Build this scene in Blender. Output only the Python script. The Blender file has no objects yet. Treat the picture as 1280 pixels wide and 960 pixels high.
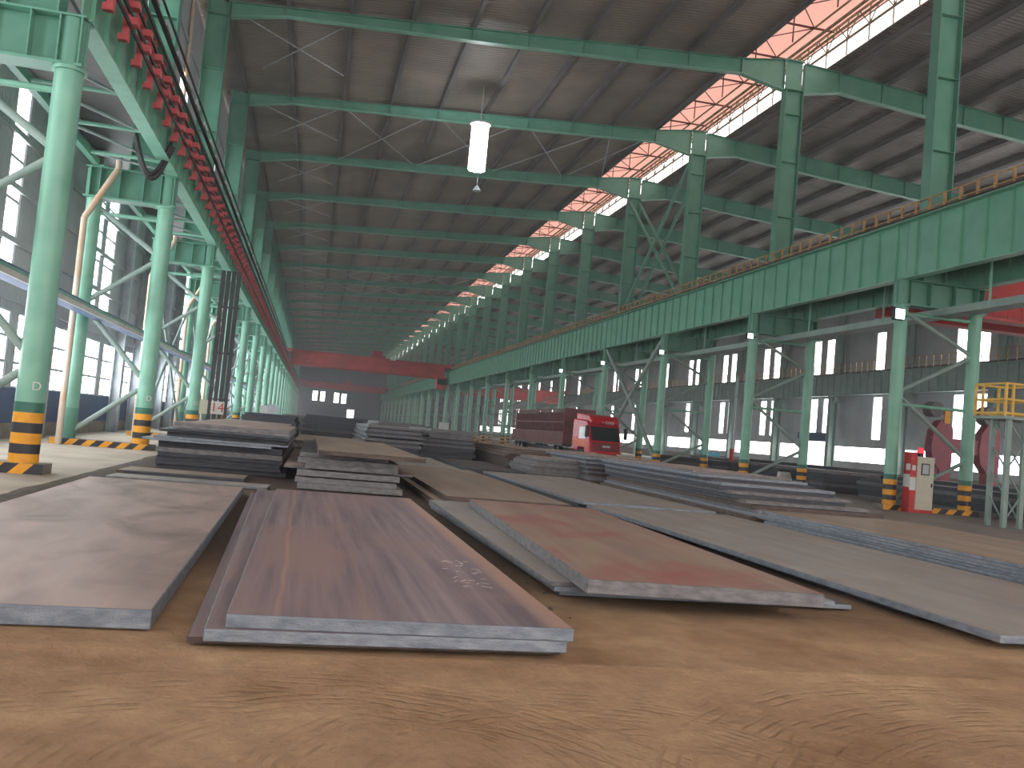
import bpy, math, random
from mathutils import Vector, Matrix, noise
random.seed(7)
C = bpy.context.scene.collection
SC = bpy.context.scene

# ------------------------------------------------------------------ camera, world, light, exposure
cam_d = bpy.data.cameras.new('camera'); cam = bpy.data.objects.new('camera', cam_d); C.objects.link(cam)
YAW, PIT, ROL = 0.21026139841464878, 0.05454085423169601, 0.08991525635615047
Fv = Vector((math.sin(YAW)*math.cos(PIT), math.cos(YAW)*math.cos(PIT), math.sin(PIT)))
Rv = Vector((math.cos(YAW), -math.sin(YAW), 0)); Uv = Rv.cross(Fv)
R2 = math.cos(ROL)*Rv + math.sin(ROL)*Uv; U2 = -math.sin(ROL)*Rv + math.cos(ROL)*Uv
m = Matrix.Identity(4)
for i in range(3): m[i][0] = R2[i]; m[i][1] = U2[i]; m[i][2] = -Fv[i]; m[i][3] = (0, 0, 1.6)[i]
cam.matrix_world = m
cam_d.sensor_width = 36; cam_d.lens = 1146.18/1280*36; cam_d.clip_start = .1; cam_d.clip_end = 1500
SC.camera = cam
w = bpy.data.worlds.new('daylight'); SC.world = w; w.use_nodes = True
bg = w.node_tree.nodes['Background']; bg.inputs[0].default_value = (1, .965, .93, 1); bg.inputs[1].default_value = 2.2
SC.view_settings.view_transform = 'Standard'; SC.view_settings.look = 'None'
SC.view_settings.exposure = 0.6; SC.view_settings.gamma = 1.0; SC.view_settings.use_curve_mapping = False
WIN = 5.0          # brightness of daylit window panes
SC.cycles.max_bounces = 6; SC.cycles.diffuse_bounces = 4; SC.cycles.glossy_bounces = 2
SC.cycles.transmission_bounces = 3; SC.cycles.caustics_reflective = False; SC.cycles.caustics_refractive = False
SC.cycles.sample_clamp_indirect = 6; SC.cycles.use_denoising = True

# faint dusty haze filling the halls
hz = bpy.data.materials.new('dusty_haze'); hz.use_nodes = True; t = hz.node_tree; t.nodes.remove(t.nodes['Principled BSDF'])
vs_ = t.nodes.new('ShaderNodeVolumeScatter'); vs_.inputs['Color'].default_value = (.93, .96, 1, 1); vs_.inputs['Density'].default_value = .0012; vs_.inputs['Anisotropy'].default_value = .2
t.links.new(vs_.outputs[0], t.nodes['Material Output'].inputs['Volume'])
SC.cycles.volume_bounces = 0; SC.cycles.volume_step_rate = 10; SC.cycles.volume_max_steps = 16

# ------------------------------------------------------------------ materials
def nt(name):
    mt = bpy.data.materials.new(name); mt.use_nodes = True
    return mt, mt.node_tree, mt.node_tree.nodes['Principled BSDF']
def lin(c):
    return tuple(((v/255)/12.92 if v/255 <= .04045 else ((v/255+.055)/1.055)**2.4) for v in c) + (1,)
def paint(name, c1, c2=None, rough=.55, metal=0, scale=3, bump=0, bscale=40, stretch=(1, 1, 1), spec=.5):
    mt, t, b = nt(name); N = t.nodes; L = t.links
    c1 = lin(c1); c2 = lin(c2) if c2 else tuple(x*.75 for x in c1[:3])+(1,)
    tc = N.new('ShaderNodeTexCoord'); mp = N.new('ShaderNodeMapping'); mp.inputs['Scale'].default_value = stretch
    L.new(tc.outputs['Object'], mp.inputs[0])
    n = N.new('ShaderNodeTexNoise'); n.inputs['Scale'].default_value = scale; n.inputs['Detail'].default_value = 5
    L.new(mp.outputs[0], n.inputs[0])
    r = N.new('ShaderNodeValToRGB'); r.color_ramp.elements[0].position = .35; r.color_ramp.elements[1].position = .68
    r.color_ramp.elements[0].color = c1; r.color_ramp.elements[1].color = c2
    L.new(n.outputs[0], r.inputs[0]); L.new(r.outputs[0], b.inputs['Base Color'])
    b.inputs['Roughness'].default_value = rough; b.inputs['Metallic'].default_value = metal
    b.inputs['Specular IOR Level'].default_value = spec
    if bump:
        n2 = N.new('ShaderNodeTexNoise'); n2.inputs['Scale'].default_value = bscale; n2.inputs['Detail'].default_value = 4
        L.new(mp.outputs[0], n2.inputs[0])
        bp = N.new('ShaderNodeBump'); bp.inputs['Strength'].default_value = bump; bp.inputs['Distance'].default_value = .02
        L.new(n2.outputs[0], bp.inputs['Height']); L.new(bp.outputs[0], b.inputs['Normal'])
    return mt
def emit(name, c, s):
    mt, t, b = nt(name); b.inputs['Base Color'].default_value = (0, 0, 0, 1)
    b.inputs['Emission Color'].default_value = c+(1,); b.inputs['Emission Strength'].default_value = s
    return mt
GREEN = paint('green_paint', (104, 158, 138), (90, 146, 126), .42, 0, 1.2)
GREEN_PALE = paint('pale_green_paint', (136, 190, 168), (116, 172, 150), .4, 0, 1.5)
GREEN_DK = paint('dark_green_paint', (44, 110, 92), (40, 100, 84), .4, 0, 1.5)
HAZED = paint('hazed_grey_green_paint', (142, 164, 158), (126, 150, 144), .55, 0, 1.2)  # green paled towards grey: distance haze put into the colour
GIRD = paint('lightened_girder_green_paint', (118, 178, 152), (104, 166, 140), .45, 0, 1.2)  # green lightened in colour to make up for dim light on the webs
GREY_GR = paint('grey_green_paint', (150, 168, 162), (132, 152, 146), .5, 0, 2)
YEL = paint('yellow_paint', (240, 170, 40), (225, 150, 30), .5, 0, 5)
YTOW = paint('hazed_yellow_cage_paint', (236, 190, 84), (220, 172, 70), .5, 0, 5)  # yellow made paler, with the haze put into its colour
YRAIL = paint('faded_yellow_rail_paint', (204, 166, 104), (164, 118, 84), .6, 0, 4)
BLK = paint('black_paint', (48, 48, 56), (38, 38, 44), .5, 0, 5)
RED = paint('red_paint', (205, 50, 48), (180, 40, 42), .45, 0, 2)
BRED = paint('faded_red_bracket_paint', (214, 92, 96), (196, 76, 84), .5, 0, 4)
CRED = paint('crane_red_paint', (200, 62, 58), (165, 50, 50), .5, 0, .6)
TRED = paint('truck_red_paint', (215, 30, 50), (200, 24, 44), .25, 0, 1)
ORG = paint('orange_decal', (240, 110, 50), (235, 90, 45), .4)
WHT = paint('white_paint', (225, 225, 220), (205, 205, 200), .5, 0, 3)
CREAM = paint('cream_enamel', (205, 200, 180), (195, 190, 172), .4, 0, 3)
WHG = paint('pale_grey_paint', (190, 195, 200), (165, 170, 178), .5, 0, 2)
SHEET = paint('grey_wall_sheet', (192, 192, 196), (172, 173, 180), .6, 0, .5)
BLUE = paint('blue_wall_sheet', (66, 88, 128), (56, 76, 114), .6, 0, .8)
TRAY = paint('blue_grey_tray', (92, 116, 160), (80, 100, 140), .5, 0, 1)
PLINTH = paint('plinth_concrete', (150, 140, 130), (125, 116, 108), .9, 0, 3, .3, 20)
DARKM = paint('dark_rubber', (34, 34, 38), (26, 26, 30), .6)
CABLE = paint('cable_sheath', (50, 46, 50), (40, 36, 40), .6)
WOOD = paint('old_timber', (96, 78, 62), (66, 54, 46), .8, 0, 6)
CAGE = paint('maroon_cage_paint', (125, 62, 62), (98, 50, 52), .6, 0, 2)
PIPE = paint('weathered_white_pipe', (205, 195, 180), (190, 150, 115), .5, 0, .8)
RAIL = paint('rusty_rail_steel', (88, 66, 62), (62, 50, 50), .6, .3, 3)
PURL = paint('purlin_grey', (118, 112, 112), (98, 94, 96), .6, 0, .6)
GLASS = paint('dark_window_glass', (38, 44, 48), (30, 34, 38), .08, 0, 1)
CYAN = paint('cyan_tarpaulin', (90, 200, 225), (70, 180, 210), .5)
MACH = paint('machine_dark_red', (150, 52, 70), (120, 44, 60), .5, 0, 2)
CHALK = paint('white_chalk', (225, 215, 210), (200, 190, 186), .9)
PANE = emit('daylit_pane', (1, .99, .97), WIN)
PANE_L = emit('daylit_pane_cool', (.93, .98, 1), WIN*1.2)
LAMP = emit('lamp_glow', (.92, .96, 1), 12)
FLOOD = emit('floodlight_glow', (.85, .95, 1), 3)
TAIL = emit('beacon_red_glow', (1, .05, .08), .8)

# corrugated roof decking seen from below (brown-grey), ribs run across the hall
def deck_mat(name, c1, c2, rough):
    mt = paint(name, c1, c2, rough, 0, .35); t = mt.node_tree; N = t.nodes; L = t.links; b = N['Principled BSDF']
    tc = N.new('ShaderNodeTexCoord'); wv = N.new('ShaderNodeTexWave'); wv.bands_direction = 'Y'; wv.inputs['Scale'].default_value = 1.1
    wv.inputs['Distortion'].default_value = 0
    bp = N.new('ShaderNodeBump'); bp.inputs['Strength'].default_value = .9; bp.inputs['Distance'].default_value = .05
    L.new(tc.outputs['Object'], wv.inputs[0]); L.new(wv.outputs[1], bp.inputs['Height']); L.new(bp.outputs[0], b.inputs['Normal'])
    return mt
DECK = deck_mat('brown_grey_roof_sheet', (152, 139, 127), (128, 118, 109), .5)
DECK2 = deck_mat('grey_side_roof_sheet', (150, 142, 136), (118, 112, 108), .35)
# translucent salmon sheet over the monitor
PINK, t_, b_ = nt('translucent_salmon_sheet')
N = t_.nodes; tr = N.new('ShaderNodeBsdfTranslucent'); tr.inputs[0].default_value = (.92, .68, .62, 1)
df = N.new('ShaderNodeBsdfDiffuse'); df.inputs[0].default_value = (.85, .62, .57, 1)
mx = N.new('ShaderNodeMixShader'); mx.inputs[0].default_value = .45
t_.links.new(df.outputs[0], mx.inputs[2]); t_.links.new(tr.outputs[0], mx.inputs[1]); t_.links.new(mx.outputs[0], N['Material Output'].inputs[0])

# steel plate tops: mill-scale streaks that run along the plate, with rust blotches
def plate_mat(name, a, b2, c3, rough=.42, metal=.25, streak=2.2, ang=0):
    mt, t, b = nt(name); N = t.nodes; L = t.links
    tc = N.new('ShaderNodeTexCoord')
    m1 = N.new('ShaderNodeMapping'); m1.inputs['Scale'].default_value = (streak, .13, 1); m1.inputs['Location'].default_value = (random.random()*9, 3, random.random()*9)
    m2 = N.new('ShaderNodeMapping'); m2.inputs['Scale'].default_value = (.7, .35, 1); m2.inputs['Location'].default_value = (random.random()*9, 3, random.random()*9)
    L.new(tc.outputs['Object'], m1.inputs[0]); L.new(tc.outputs['Object'], m2.inputs[0])
    n1 = N.new('ShaderNodeTexNoise'); n1.inputs['Scale'].default_value = 1.6; n1.inputs['Detail'].default_value = 7; n1.inputs['Roughness'].default_value = .62
    n2 = N.new('ShaderNodeTexNoise'); n2.inputs['Scale'].default_value = 1.5; n2.inputs['Detail'].default_value = 6; n2.inputs['Distortion'].default_value = .6
    L.new(m1.outputs[0], n1.inputs[0]); L.new(m2.outputs[0], n2.inputs[0])
    r1 = N.new('ShaderNodeValToRGB'); r1.color_ramp.elements[0].position = .36; r1.color_ramp.elements[1].position = .64
    r1.color_ramp.elements[0].color = lin(a); r1.color_ramp.elements[1].color = lin(b2)
    r2 = N.new('ShaderNodeValToRGB'); r2.color_ramp.elements[0].position = .45; r2.color_ramp.elements[1].position = .7
    mix = N.new('ShaderNodeMix'); mix.data_type = 'RGBA'; mix.inputs['B'].default_value = lin(c3)
    L.new(n1.outputs[0], r1.inputs[0]); L.new(n2.outputs[0], r2.inputs[0])
    L.new(r2.outputs[0], mix.inputs['Factor']); L.new(r1.outputs[0], mix.inputs['A']); L.new(mix.outputs['Result'], b.inputs['Base Color'])
    rr = N.new('ShaderNodeMapRange'); rr.inputs['To Min'].default_value = rough-.1; rr.inputs['To Max'].default_value = rough+.15
    L.new(n2.outputs[0], rr.inputs[0]); L.new(rr.outputs[0], b.inputs['Roughness'])
    b.inputs['Metallic'].default_value = metal
    bp = N.new('ShaderNodeBump'); bp.inputs['Strength'].default_value = .12; bp.inputs['Distance'].default_value = .01
    L.new(n1.outputs[0], bp.inputs['Height']); L.new(bp.outputs[0], b.inputs['Normal'])
    return mt
P_GREY = plate_mat('grey_mill_scale', (214, 186, 178), (186, 162, 156), (150, 130, 124), .45, .2, 1.0)
P_PINK = plate_mat('pinkish_mill_scale', (178, 156, 158), (130, 112, 122), (176, 146, 140), .45, .2, 4.5)
P_TOP = plate_mat('streaky_pink_mill_scale', (178, 156, 158), (130, 112, 122), (176, 146, 140), .45, .2, 4.5)
t = P_TOP.node_tree; N = t.nodes; b = N['Principled BSDF']; src = b.inputs['Base Color'].links[0].from_socket
tc = N.new('ShaderNodeTexCoord'); sx = N.new('ShaderNodeSeparateXYZ'); t.links.new(tc.outputs['Object'], sx.inputs[0])
wn_ = N.new('ShaderNodeTexNoise'); wn_.inputs['Scale'].default_value = .7; t.links.new(tc.outputs['Object'], wn_.inputs[0])
ma = N.new('ShaderNodeMath'); ma.operation = 'MULTIPLY_ADD'; t.links.new(wn_.outputs[0], ma.inputs[0]); ma.inputs[1].default_value = .12; t.links.new(sx.outputs[0], ma.inputs[2])
mr = N.new('ShaderNodeMapRange'); mr.inputs['From Min'].default_value = -1.3; mr.inputs['From Max'].default_value = 1.3; t.links.new(ma.outputs[0], mr.inputs[0])
cr = N.new('ShaderNodeValToRGB'); t.links.new(mr.outputs[0], cr.inputs[0]); e = cr.color_ramp.elements
e[0].position = 0; e[0].color = (0, 0, 0, 1); e[1].position = 1; e[1].color = (1, 1, 1, 1)
for p_, v_ in ((.168, 0), (.178, .75), (.19, 0), (.40, 0), (.43, .15), (.445, 0), (.9, 0), (.95, .8)):
    k_ = e.new(p_); k_.color = (v_, v_, v_, 1)
mx = N.new('ShaderNodeMix'); mx.data_type = 'RGBA'; mx.inputs['B'].default_value = lin((206, 164, 144))
t.links.new(cr.outputs[0], mx.inputs['Factor']); t.links.new(src, mx.inputs['A']); t.links.new(mx.outputs['Result'], b.inputs['Base Color'])
P_RUST = plate_mat('rusty_brown_scale', (184, 154, 138), (158, 132, 120), (176, 116, 108), .5, .15, 1.6)
P_BRN = plate_mat('dull_brown_scale', (182, 160, 142), (152, 136, 122), (172, 144, 124), .5, .15, 1.5)
P_BLUE = plate_mat('blue_grey_scale', (186, 176, 170), (156, 150, 148), (170, 158, 148), .45, .2, 1.4)
P_DARK = plate_mat('dark_scale', (94, 90, 92), (72, 70, 74), (98, 88, 84), .5, .2, 1.4)
E_BLUE = paint('cut_edge_blue_grey', (146, 152, 162), (112, 120, 132), .45, .3, 6, .4, 60, (1, 1, 3))
E_DARK = paint('cut_edge_dark', (72, 74, 82), (54, 56, 64), .5, .3, 5, .4, 50, (1, 1, 3))
E_MID = paint('cut_edge_grey', (140, 137, 139), (106, 104, 108), .5, .3, 6, .5, 50, (1, 1, 3))
E_STK = paint('cut_edge_stack_grey', (118, 114, 116), (90, 88, 92), .5, .3, 5, .4, 50, (1, 1, 3))
E_BRN = paint('cut_edge_brown', (104, 88, 80), (76, 64, 60), .6, .2, 5, .4, 50, (1, 1, 3))

# ------------------------------------------------------------------ mesh helpers
class MB:
    def __init__(s): s.v = []; s.f = []; s.mi = []; s.sm = []; s.m = 0
    def add(s, vs, fs, smooth=False):
        o = len(s.v); s.v += [tuple(v) for v in vs]
        for f in fs: s.f.append([o+i for i in f]); s.mi.append(s.m); s.sm.append(smooth)
        return s
    def box(s, x0, x1, y0, y1, z0, z1):
        return s.add([(x0,y0,z0),(x1,y0,z0),(x1,y1,z0),(x0,y1,z0),(x0,y0,z1),(x1,y0,z1),(x1,y1,z1),(x0,y1,z1)],
                     [(3,2,1,0),(4,5,6,7),(0,1,5,4),(1,2,6,5),(2,3,7,6),(3,0,4,7)])
    def beam(s, p, q, a, b=None, up=(0, 0, 1)):
        b = b or a; p = Vector(p); q = Vector(q); d = (q-p).normalized(); u = Vector(up)
        if abs(d.dot(u)) > .98: u = Vector((1, 0, 0))
        r = d.cross(u).normalized(); u = r.cross(d)
        vs = [c+r*sx*a/2+u*sz*b/2 for c in (p, q) for sx, sz in ((-1,-1),(1,-1),(1,1),(-1,1))]
        return s.add(vs, [(0,1,2,3),(7,6,5,4),(0,4,5,1),(1,5,6,2),(2,6,7,3),(3,7,4,0)])
    def tube(s, p, q, r, n=10, r2=None, cap=True):
        r2 = r if r2 is None else r2
        p = Vector(p); q = Vector(q); d = (q-p).normalized(); u = Vector((0, 0, 1)) if abs(d.z) < .9 else Vector((1, 0, 0))
        a = d.cross(u).normalized(); b = a.cross(d)
        o = []
        for c, rr in ((p, r), (q, r2)):
            o += [c+a*math.cos(2*math.pi*i/n)*rr+b*math.sin(2*math.pi*i/n)*rr for i in range(n)]
        s.add(o, [(i, (i+1) % n, n+(i+1) % n, n+i) for i in range(n)], True)
        if cap: s.add(o, [tuple(range(n))[::-1], tuple(range(n, 2*n))])
        return s
    def path(s, pts, r, n=8):
        for p, q in zip(pts, pts[1:]): s.tube(p, q, r, n)
        return s
    def prism(s, prof, axis, a, b):
        n = len(prof)
        def P(u, v, w): return {0: (w, u, v), 1: (u, w, v), 2: (u, v, w)}[axis]
        vs = [P(u, v, a) for u, v in prof]+[P(u, v, b) for u, v in prof]
        return s.add(vs, [tuple(range(n))[::-1], tuple(range(n, 2*n))]+[(i, (i+1) % n, n+(i+1) % n, n+i) for i in range(n)])
    def mesh(s, name, mats):
        me = bpy.data.meshes.new(name); me.from_pydata(s.v, [], s.f)
        for mt in (mats if isinstance(mats, (list, tuple)) else [mats]): me.materials.append(mt)
        me.polygons.foreach_set('material_index', s.mi); me.polygons.foreach_set('use_smooth', s.sm)
        import bmesh
        bm = bmesh.new(); bm.from_mesh(me); bmesh.ops.recalc_face_normals(bm, faces=bm.faces); bm.to_mesh(me); bm.free()
        me.update(); return me
    def build(s, name, mats, parent=None, loc=None):
        o = bpy.data.objects.new(name, s.mesh(name, mats)); C.objects.link(o)
        if parent: o.parent = parent
        if loc: o.location = loc
        return o
def tag(o, label, cat, group=None):
    o['label'] = label; o['category'] = cat
    if group: o['group'] = group
    return o
def thing(name, label, cat, loc=(0, 0, 0), group=None):
    o = bpy.data.objects.new(name, None); C.objects.link(o); o.location = loc; o.empty_display_size = .2
    return tag(o, label, cat, group)
def struct(o): o['kind'] = 'structure'; return o
def copy_tree(o, parent=None, skip=()):
    c = o.copy(); C.objects.link(c); c.parent = parent
    for ch in o.children:
        if ch.name.split('.')[0] not in skip: copy_tree(ch, c, skip)
    return c
ORD = ['first','second','third','fourth','fifth','sixth','seventh','eighth','ninth','tenth','eleventh','twelfth','thirteenth','fourteenth',
       'fifteenth','sixteenth','seventeenth','eighteenth','nineteenth','twentieth','twenty-first','twenty-second','twenty-third','twenty-fourth','twenty-fifth','twenty-sixth','twenty-seventh']
def text_mesh(body, size, name, mt, parent, loc, rot, depth=.004):
    cu = bpy.data.curves.new(name, 'FONT'); cu.body = body; cu.size = size; cu.extrude = depth; cu.align_x = 'CENTER'; cu.align_y = 'CENTER'
    tmp = bpy.data.objects.new(name, cu); C.objects.link(tmp)
    me = bpy.data.meshes.new_from_object(tmp.evaluated_get(bpy.context.evaluated_depsgraph_get()))
    bpy.data.objects.remove(tmp); me.materials.clear(); me.materials.append(mt)
    o = bpy.data.objects.new(name, me); C.objects.link(o); o.parent = parent; o.location = loc; o.rotation_euler = rot
    return o

# ------------------------------------------------------------------ layout constants (metres)
L = 12.5; Y0 = 19.57; NB = 24; YEND = Y0+L*NB; YS = -20
XL, XLO, XLW = -5.41, -7.65, -9.6
XR, XRO, XU = 22.28, 25.65, 23.5
XW = 57.9
def zdl(x): return 21.2+.073*(x+3)          # main roof underside
def zdr(x): return 23.15-.07*(x-25.7)       # side hall roof underside

# ------------------------------------------------------------------ floor
SAND, t, b = nt('sandy_floor'); N = t.nodes; K = t.links
tc = N.new('ShaderNodeTexCoord')
n1 = N.new('ShaderNodeTexNoise'); n1.inputs['Scale'].default_value = .75; n1.inputs['Detail'].default_value = 8; n1.inputs['Roughness'].default_value = .6
n2 = N.new('ShaderNodeTexNoise'); n2.inputs['Scale'].default_value = 14; n2.inputs['Detail'].default_value = 9; n2.inputs['Roughness'].default_value = .7
for n in (n1, n2): K.new(tc.outputs['Object'], n.inputs[0])
r = N.new('ShaderNodeValToRGB'); e = r.color_ramp.elements
e[0].position = .3; e[0].color = lin((168, 130, 100)); e[1].position = .68; e[1].color = lin((214, 178, 140))
K.new(n1.outputs[0], r.inputs[0])
# greasy dark earth where the stacks stand
sx = N.new('ShaderNodeSeparateXYZ'); K.new(tc.outputs['Object'], sx.inputs[0])
mr = N.new('ShaderNodeMapRange'); mr.inputs['From Min'].default_value = 6.6; mr.inputs['From Max'].default_value = 12; K.new(sx.outputs[1], mr.inputs[0])
ad = N.new('ShaderNodeMath'); ad.operation = 'MULTIPLY_ADD'; K.new(n2.outputs[0], ad.inputs[0]); ad.inputs[1].default_value = .5; K.new(mr.outputs[0], ad.inputs[2])
cl = N.new('ShaderNodeMapRange'); cl.inputs['From Min'].default_value = .4; cl.inputs['From Max'].default_value = 1.1; K.new(ad.outputs[0], cl.inputs[0])
mx = N.new('ShaderNodeMix'); mx.data_type = 'RGBA'; mx.inputs['B'].default_value = lin((104, 88, 78))
n5 = N.new('ShaderNodeTexNoise'); n5.inputs['Scale'].default_value = 3.5; n5.inputs['Detail'].default_value = 9; n5.inputs['Roughness'].default_value = .75; K.new(tc.outputs['Object'], n5.inputs[0])
r5 = N.new('ShaderNodeMapRange'); r5.inputs['From Min'].default_value = .3; r5.inputs['From Max'].default_value = .7; r5.inputs['To Min'].default_value = .78; r5.inputs['To Max'].default_value = 1.12; K.new(n5.outputs[0], r5.inputs[0])
m5 = N.new('ShaderNodeMix'); m5.data_type = 'RGBA'; m5.blend_type = 'MULTIPLY'; m5.inputs['Factor'].default_value = 1; K.new(r.outputs[0], m5.inputs['A']); K.new(r5.outputs[0], m5.inputs['B'])
K.new(cl.outputs[0], mx.inputs['Factor']); K.new(m5.outputs['Result'], mx.inputs['A']); K.new(mx.outputs['Result'], b.inputs['Base Color'])
b.inputs['Roughness'].default_value = .95; b.inputs['Specular IOR Level'].default_value = .2
bp_ = N.new('ShaderNodeBump'); bp_.inputs['Strength'].default_value = .8; bp_.inputs['Distance'].default_value = .04
# sweeping tyre grooves: bundles of rings around the points about which the trucks turned
def mth(op, a_, b_, c_=None):
    n_ = N.new('ShaderNodeMath'); n_.operation = op
    for i_, v_ in enumerate((a_, b_, c_)):
        if v_ is None: continue
        if isinstance(v_, (int, float)): n_.inputs[i_].default_value = v_
        else: K.new(v_, n_.inputs[i_])
    return n_.outputs[0]
def rng(v_, a_, b_):
    n_ = N.new('ShaderNodeMapRange'); n_.inputs['From Min'].default_value = a_; n_.inputs['From Max'].default_value = b_; K.new(v_, n_.inputs[0]); return n_.outputs[0]
groove = None
for cx_, cy_, ra, rb_, sc_ in ((.35, 4.3, .75, 1.75, 3.6), (1.5, 4.0, .9, 1.9, 3.9), (-.2, 3.2, 1.9, 3.0, 3.2), (4.6, 3.2, 1.4, 3.2, 3.4)):
    mp = N.new('ShaderNodeMapping'); mp.inputs['Location'].default_value = (-cx_, -cy_, 0); K.new(tc.outputs['Object'], mp.inputs[0])
    ln = N.new('ShaderNodeVectorMath'); ln.operation = 'LENGTH'; K.new(mp.outputs[0], ln.inputs[0])
    wv = N.new('ShaderNodeTexWave'); wv.wave_type = 'RINGS'; wv.rings_direction = 'Z'; wv.inputs['Scale'].default_value = sc_
    wv.inputs['Distortion'].default_value = 3.5; wv.inputs['Detail'].default_value = 3; wv.inputs['Detail Scale'].default_value = .35
    K.new(mp.outputs[0], wv.inputs[0])
    n3 = N.new('ShaderNodeTexNoise'); n3.inputs['Scale'].default_value = 3.2; n3.inputs['Detail'].default_value = 5; K.new(mp.outputs[0], n3.inputs[0])
    band = mth('MULTIPLY', rng(ln.outputs['Value'], ra, ra+.3), rng(ln.outputs['Value'], rb_, rb_-.3))
    g_ = mth('MULTIPLY', mth('MULTIPLY', rng(wv.outputs[1], .55, 1.0), rng(n3.outputs[0], .46, .62)), band)
    groove = g_ if groove is None else mth('MAXIMUM', groove, g_)
sm_ = N.new('ShaderNodeMath'); sm_.operation = 'MULTIPLY_ADD'; K.new(groove, sm_.inputs[0]); sm_.inputs[1].default_value = -.5; K.new(n2.outputs[0], sm_.inputs[2])
gm_ = N.new('ShaderNodeMix'); gm_.data_type = 'RGBA'; gm_.inputs['B'].default_value = lin((134, 100, 74))  # groove shade put into the colour, as darker disturbed sand
K.new(mth('MULTIPLY', groove, .28), gm_.inputs['Factor']); K.new(mx.outputs['Result'], gm_.inputs['A']); K.new(gm_.outputs['Result'], b.inputs['Base Color'])
K.new(sm_.outputs[0], bp_.inputs['Height']); K.new(bp_.outputs[0], b.inputs['Normal'])
CONC = paint('pale_dusty_concrete', (196, 182, 164), (170, 156, 140), .75, 0, .7, .15, 12)
CONC2 = paint('grey_aisle_concrete', (150, 142, 136), (132, 124, 118), .6, 0, .5, .1, 12)
GRAV = paint('edge_gravel', (110, 98, 86), (74, 66, 58), .95, 0, 9, 1, 25)
fm = MB()                                    # one floor: fine gently uneven sand near the camera, coarser beyond
def arcs(x, y):
    """shallow grooves swept by turning tyres, in a few overlapping bundles"""
    h = 0
    for cx, cy, r0, r1, amp in ((.35, 4.35, .7, 2.1, 1), (1.9, 3.6, .8, 2.3, .7), (4.6, 2.6, 1.2, 3.4, .5)):
        d = math.hypot(x-cx, y-cy)+.05*noise.noise((x*.7, y*.7, cx)); an = math.atan2(y-cy, x-cx)
        if not r0 < d < r1: continue
        m_ = noise.noise((d*2.6, an*1.6, cx*3)); m2 = .5+.5*math.sin(d*38+2.5*noise.noise((x*1.3, y*1.3, cx))); m3 = noise.noise((d*9, an*2.2, cx*5))
        if m_ > -.12: h -= amp*.011*min(1, (m_+.12)*5)*m2*m2*max(0, min(1, .45+1.6*m3))*min(1, (d-r0)*3, (r1-d)*3)
    return h
def sand(x0, x1, y0, y1, st, fine):
    nx, ny = round((x1-x0)/st), round((y1-y0)/st); vs = []
    for j in range(ny+1):
        y = y0+(y1-y0)*j/ny
        for i in range(nx+1):
            x = x0+(x1-x0)*i/nx
            h = noise.noise((x*.9, y*.9, 0))*.018+noise.noise((x*3, y*3, 3))*.006
            if fine: h += arcs(x, y)+noise.noise((x*11, y*11, 3))*.0025+noise.noise((x*25, y*25, 8))*.0015
            ed = min(1, (x+4.35)*4, (15-x)*2, (25-y), (y-1)*3, abs(y-3.2)*5, abs(y-6.4)*5, abs(x-8.2)*5 if y < 6.4 else 1)
            vs.append((x, y, min(0, h-.02)*max(0, ed)))
    fm.add(vs, [(j*(nx+1)+i, j*(nx+1)+i+1, (j+1)*(nx+1)+i+1, (j+1)*(nx+1)+i) for j in range(ny) for i in range(nx)], True)
sand(-4.35, 8.2, 3.2, 6.4, .03, True); sand(-4.35, 8.2, 1, 3.2, .16, False); sand(8.2, 15, 1, 6.4, .17, False); sand(-4.35, 15, 6.4, 25, .15, False)
for a, bb, c, d in ((-4.35, 15, YS, 1), (-4.35, 15, 25, YEND)): fm.add([(a,c,0),(bb,c,0),(bb,d,0),(a,d,0)], [(0,1,2,3)])
fm.m = 1; fm.add([(XLW-.4,YS,0),(-4.35,YS,0),(-4.35,YEND,0),(XLW-.4,YEND,0)], [(0,1,2,3)])
fm.m = 2; fm.add([(15,YS,0),(XW+.4,YS,0),(XW+.4,YEND,0),(15,YEND,0)], [(0,1,2,3)])
struct(fm.build('floor', [SAND, CONC, CONC2]))
# broken gravel lip along the edge of the concrete strip
gm = MB(); random.seed(3); prev = None
for i in range(240):
    y = 3+i*.25; wl = .16+.14*noise.noise((0, y*.7, 2)); wr = .28+.22*noise.noise((0, y*.9, 7)); h = .035+.02*noise.noise((0, y*2, 1))
    ring = [(-4.35-wl, y, -.01), (-4.38, y, h), (-4.2, y, h*.8), (-4.2+wr, y, -.01)]
    o = len(gm.v); gm.v += ring
    if i:
        for k in range(3): gm.f.append([o-4+k, o-3+k, o+1+k, o+k]); gm.mi.append(0); gm.sm.append(True)
g = gm.build('gravel_edge', GRAV); g['kind'] = 'stuff'; tag(g, 'ragged strip of dark gravel along the pale concrete walkway', 'gravel')
random.seed(11)
for i in range(45):
    pass
# scattered rubble between the rows of plates
for i in range(60):
    q = MB(); x, y, s = random.choice([(-.85, 9, 0), (2.35, 12, 0), (2.5, 21, 0)])[0]+random.uniform(-.15, .2), random.uniform(8, 24), random.uniform(.012, .04)
    n = 6; vv = [Vector((math.cos(a*1.05)*s*random.uniform(.6, 1.2), math.sin(a*1.05)*s*random.uniform(.6, 1.2), 0)) for a in range(n)]
    q.add([(v.x, v.y, 0) for v in vv]+[(v.x*.5, v.y*.5, s*.7) for v in vv], [(k, (k+1) % n, n+(k+1) % n, n+k) for k in range(n)]+[tuple(range(n, 2*n))])
    o = q.build('rubble_lump', GRAV, None, (x, y, -.012)); tag(o, 'small lump of grey rubble on the dirt between the plate rows', 'rubble', 'rubble lumps between the rows')
    if i > 24: break

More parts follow.
